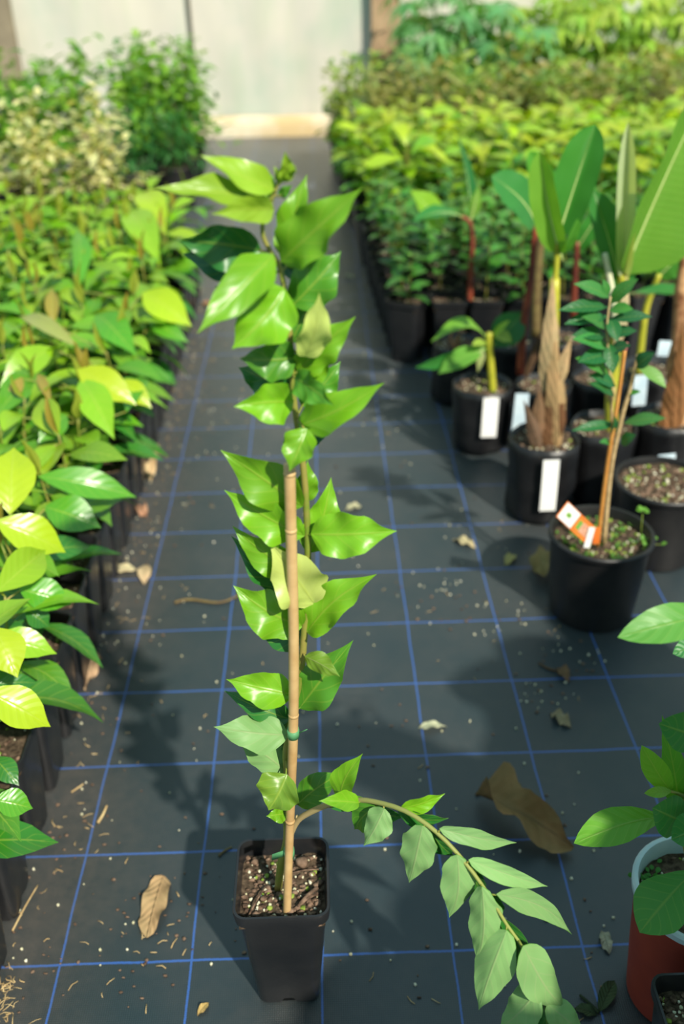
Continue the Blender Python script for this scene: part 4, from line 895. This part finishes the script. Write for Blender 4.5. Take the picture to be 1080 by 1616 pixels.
tl(1058, 1288, 906, 1331, 58, (.14, .40, .03), -.005, -.03, 20, .12); tl(1062, 1252, 1013, 1176, 40, (.16, .42, .035), -.01, -.02, -10); tl(1072, 1275, 1045, 1128, 46, (.09, .33, .03), .0, .01, 10, shape='lance'); tl(1062, 1248, 1017, 1252, 18, (.22, .46, .05), -.02, -.035, 0)
tl(1110, 1165, 1040, 1142, 66, (.04, .22, .05), -.02, -.04, 0); tl(1085, 1300, 1030, 1275, 70, (.05, .24, .06), -.02, -.03, 0, .05); tl(1100, 1370, 1010, 1472, 86, (.07, .29, .05), -.02, -.06, 10, .1); tl(1150, 968, 975, 1006, 62, (.12, .37, .06), -.03, -.06, 10, .12)
tl(1120, 1010, 1062, 1032, 34, (.05, .25, .07), 0, -.01, 0); tl(1120, 1300, 1060, 1325, 60, (.05, .25, .05), -.03, -.05, 0)
mb.build('foliage', ['leaf_soft', 'stem_green'], e, TP)
# square pot in the corner
SP = V((.357, -.186, 0)); e = empty('square_pot', SP, 'square black pot of soil at the bottom right corner before the red pot', 'flower pot')
mb = MB(); square_pot(mb, .165, .0488, .034); mb.build('pot', ['pot'], e)
mb = MB(); soil_fill(mb, 'sq', .142, .0435, 14, 160, 1.1); mb.build('soil', SOILM, e)
# banana plants added out of view, right of the camera, to shade the path
SHG = 'unseen banana plants added to shade the path'
def shade_banana(x, y, seed, label, n=7, H=.5, L=.42, W=.15):
    rr = random.Random(seed); e = bag(x, y, .066, .165, seed, label, 60, SHG)
    stemo(e, [V((x, y, .14)), V((x + .01, y, .14 + H * .6)), V((x, y + .01, .14 + H))], [.02, .01], 'pseudo')
    for k in range(n):
        a = k * 2.4 + rr.uniform(-.3, .3); b = V((x, y, .14 + H * (.65 + .35 * k / n))); el = rr.uniform(.35, .9); d = V((cos(a) * cos(el), sin(a) * cos(el), sin(el)))
        st_ = b + d * .08; t = st_ + d * L * rr.uniform(.75, 1) - V((0, 0, .3 * L * rr.random()))
        stemo(e, [b, (b + st_) / 2, st_], [.006, .004], 'pseudo', 'leaf_stalk', 6)
        bleaf(e, st_, t, V((0, 0, 1)) + V((cos(a), sin(a), 0)) * .3, W * rr.uniform(.8, 1.1), (.08, .32, .04), arch=.12, fold=.2, seed=seed + k)
def tb(a, b, c, d): shade_banana(a, b, c, d, n=10, H=.38, L=.38, W=.17)
SHADE = [(.66, -.42, 41, 'banana plant nearest the camera in the right row'), (.84, -.60, 42, 'banana plant second from the near end of the right row'), (.90, -.22, 43, 'banana plant behind the nearest one, right of the red pot'), (.62, -.74, 44, 'banana plant at the very near end of the right row'), ]
shade_banana(.52, -.53, 45, 'low unseen banana plant added for shade, standing closest to the path', n=9, H=.2, L=.30, W=.16)
for s_ in SHADE: tb(*s_)

# ------------------------------------------------------------------ fallen leaves and litter on the path
def fallen(name, label, pts, w_, col, lift, seed, shape='ovate', fold=.6, wave=.12, twist=0., stalk=None, cat='fallen leaf', arch=.12, group='dead leaves on the path', roll=(0, 0)):
    b = G(*pts[0]); t = G(*pts[1]); m = (b + t) / 2; rr = random.Random(seed); mb = MB(); b.z = t.z = lift; 
    leaf(mb, b, t, V((roll[0], roll[1], 1)), px2m(w_, m), shape, 16, 8, arch, fold, wave, 2.3, twist, col, 0, two=0, rng=rr)
    if stalk: 
        q = [G(*p) for p in stalk]; mb.tube(smooth([p + V((0, 0, .004)) for p in q], 3), [.0022, .0014], 6, 0, col=tuple(.6 * c for c in col))
    zs = [p[2] for p in mb.v]; dz = min(zs) - .0006
    mb.v = [(p[0], p[1], p[2] - dz) for p in mb.v]
    o = mb.build(name, ['dry_leaf'], None, (m.x, m.y, 0)); tag(o, label, cat, group); return o
BRN = (.30, .185, .10); TAN = (.52, .40, .27); PAL = (.55, .5, .40)
fallen('fallen_leaf', 'large curled dark brown dead leaf on the mat right of the staked plant', ((752, 1262), (905, 1345)), 88, BRN, .012, 2, 'saddle', 1.1, .22, 1.5, [(752, 1256), (775, 1236), (800, 1240), (822, 1240)], arch=.06)
fallen('fallen_leaf', 'flat tan dead leaf on the sunlit mat left of the staked plant', ((258, 1384), (232, 1482)), 40, (.42, .28, .18), .004, 3, 'oblong', .25, .16, .3, arch=.05)
fallen('fallen_leaf', 'curled pinkish brown dead leaf against the left row of pots', ((150, 1032), (135, 1092)), 44, (.50, .34, .26), .006, 4, 'ellip', .5, .2, .4)
fallen('fallen_leaf', 'tan crumpled dead leaf beside the left pots farther up the path', ((243, 705), (238, 762)), 30, (.62, .45, .31), .006, 5, 'ellip', .4, .2, .3)
fallen('fallen_leaf', 'pale round dead leaf on the mat beside the left pots', ((176, 902), (216, 900)), 24, (.68, .58, .44), .003, 6, 'ellip', .1, .04)
fallen('fallen_leaf', 'tan oval dead leaf lying on a blue line left', ((230, 892), (228, 924)), 22, (.58, .44, .33), .003, 7, 'ellip', .15, .04)
fallen('fallen_leaf', 'small pale grey dead leaf right of the cane on the mat', ((661, 1150), (706, 1148)), 17, (.5, .5, .42), .003, 8, 'lance', .3, .1)
fallen('fallen_leaf', 'folded olive brown dead leaf leaning at the round black pot', ((850, 880), (858, 930)), 48, (.30, .22, .11), .012, 9, 'ellip', -.7, .2, .5, roll=(-.5, -.6))
fallen('fallen_leaf', 'pale curled dead leaf on the mat toward the banana bags', ((714, 852), (752, 866)), 17, (.5, .42, .3), .003, 10, 'ellip', .3, .2, .4)
fallen('fallen_leaf', 'small yellowish dead leaf on the mat left of the round pot', ((798, 893), (812, 876)), 18, (.45, .38, .18), .003, 11, 'ellip', .3, .15)
fallen('fallen_leaf', 'brown shrivelled leaf with stalk below the round pot', ((880, 1056), (898, 1078)), 22, (.2, .12, .08), .004, 12, 'ellip', .7, .2, .6, [(882, 1060), (868, 1058), (850, 1048)])
fallen('fallen_leaf', 'beige crumpled dead leaf in the shade below the round pot', ((868, 1126), (902, 1150)), 22, (.34, .27, .2), .004, 13, 'ellip', .5, .3, .6)
fallen('fallen_leaf', 'torn pale leaf scrap beside the red pot', ((950, 1470), (962, 1508)), 20, (.42, .4, .36), .003, 14, 'ellip', .2, .3, .3)
fallen('fallen_leaf', 'small golden dead leaf at the bottom left of the staked pot', ((312, 1604), (330, 1583)), 13, (.6, .42, .2), .003, 15, 'ellip', .5, .1, .4)
fallen('fallen_leaf', 'dull dark green fallen leaf near the corner pot, upper of two', ((945, 1600), (970, 1548)), 26, (.05, .075, .04), .003, 16, 'ellip', .3, .08, .3, [(945, 1600), (930, 1585), (915, 1572)])
fallen('fallen_leaf', 'dull dark green fallen leaf near the corner pot, lower of two', ((942, 1603), (906, 1592)), 22, (.05, .075, .04), .003, 17, 'ellip', .3, .08, .3)
fallen('fallen_leaf', 'pale dead leaf on the mat above the right cane leaf', ((545, 806), (572, 800)), 16, (.5, .46, .36), .003, 18, 'ellip', .3, .1, .3)
fallen('fallen_leaf', 'reddish brown dead leaf far up the path near the upper left leaves', ((318, 480), (340, 490)), 14, (.42, .22, .14), .004, 19, 'ellip', .4, .2)
fallen('fallen_leaf', 'pale dead scrap far up the path right of the plant top', ((542, 437), (560, 440)), 11, (.55, .52, .45), .004, 20, 'ellip', .3, .2)
fallen('fallen_leaf', 'reddish crumpled leaf at the foot of the left pots', ((215, 800), (232, 818)), 20, (.4, .22, .17), .004, 22, 'ellip', .4, .3)
def twig(label, pts, r0, r1, m_='stem_dark'):
    mb = MB(); p = smooth([G(x, y) + V((0, 0, r0)) for x, y in pts], 4); mb.tube(p, [r0, r1], 6)
    c = p[0]; tag(mb.build('twig', [m_], None, (c.x, c.y, 0)), label, 'twig', 'twigs on the path')
twig('brown twig on the mat left of the bamboo cane', [(276, 953), (300, 948), (345, 953), (372, 944), (384, 935)], .003, .0016)
twig('short dark twig on a blue line behind the staked pot', [(346, 1352), (352, 1346), (366, 1338)], .0018, .0014)
twig('straw piece lying on the mat near the left pots', [(113, 1251), (122, 1245), (132, 1238)], .0012, .001, 'straw')
twig('pale straw stick on the mat at the far left', [(20, 1470), (40, 1432), (60, 1398)], .0014, .0008, 'straw')
twig('small tan stick left of the blue line', [(155, 1300), (163, 1287), (169, 1273)], .0022, .0016, 'straw')

rgl = random.Random(33); mb = MB()
def bit(x, y, kind):
    if kind == 'p': mb.blob((x, y, .001), rgl.uniform(.001, .0022), rgl, 0)
    elif kind == 'b': mb.blob((x, y, .0012), rgl.uniform(.0012, .0035), rgl, 1, (1, rgl.uniform(.3, 1), .4), .4)
    else:
        a = rgl.uniform(0, 6.28); L = rgl.uniform(.002, .007); d = V((cos(a), sin(a), 0)); p = V((x, y, .001)); mb.tube([p - d * L, p + V((rgl.uniform(-.002, .002), rgl.uniform(-.002, .002), .0008)), p + d * L], rgl.uniform(.0003, .0007), 4, 2)
for k in range(760):
    y = -.2 + 3.2 * rgl.random() ** 1.4; x = rgl.uniform(-.36, .36 + .1 * min(y, 1) if y < 1 else .22)
    bit(x, y, rgl.choice('pppbbbs'))
for k in range(420):
    bit(-.37 + abs(rgl.gauss(0, .05)), -.2 + 2.6 * rgl.random() ** 1.2, rgl.choice('pbbss'))
for k in range(70):
    bit(rgl.gauss(-.2, .03), rgl.gauss(.05, .06), rgl.choice('bbs'))
for cx, cy in ((.42, .5), (.30, .62), (.33, .42), (.22, .70)):
    for k in range(22): bit(rgl.gauss(cx, .03), rgl.gauss(cy, .03), rgl.choice('ppb'))
for k in range(40):
    q = G(10, 1570); bit(q.x + rgl.gauss(0, .008), q.y + rgl.gauss(0, .015), 's')
tag(mb.build('litter', ['perlite', 'bark', 'straw']), 'scattered perlite crumbs, bark bits and straw on the dark mat', 'litter', kind='stuff')
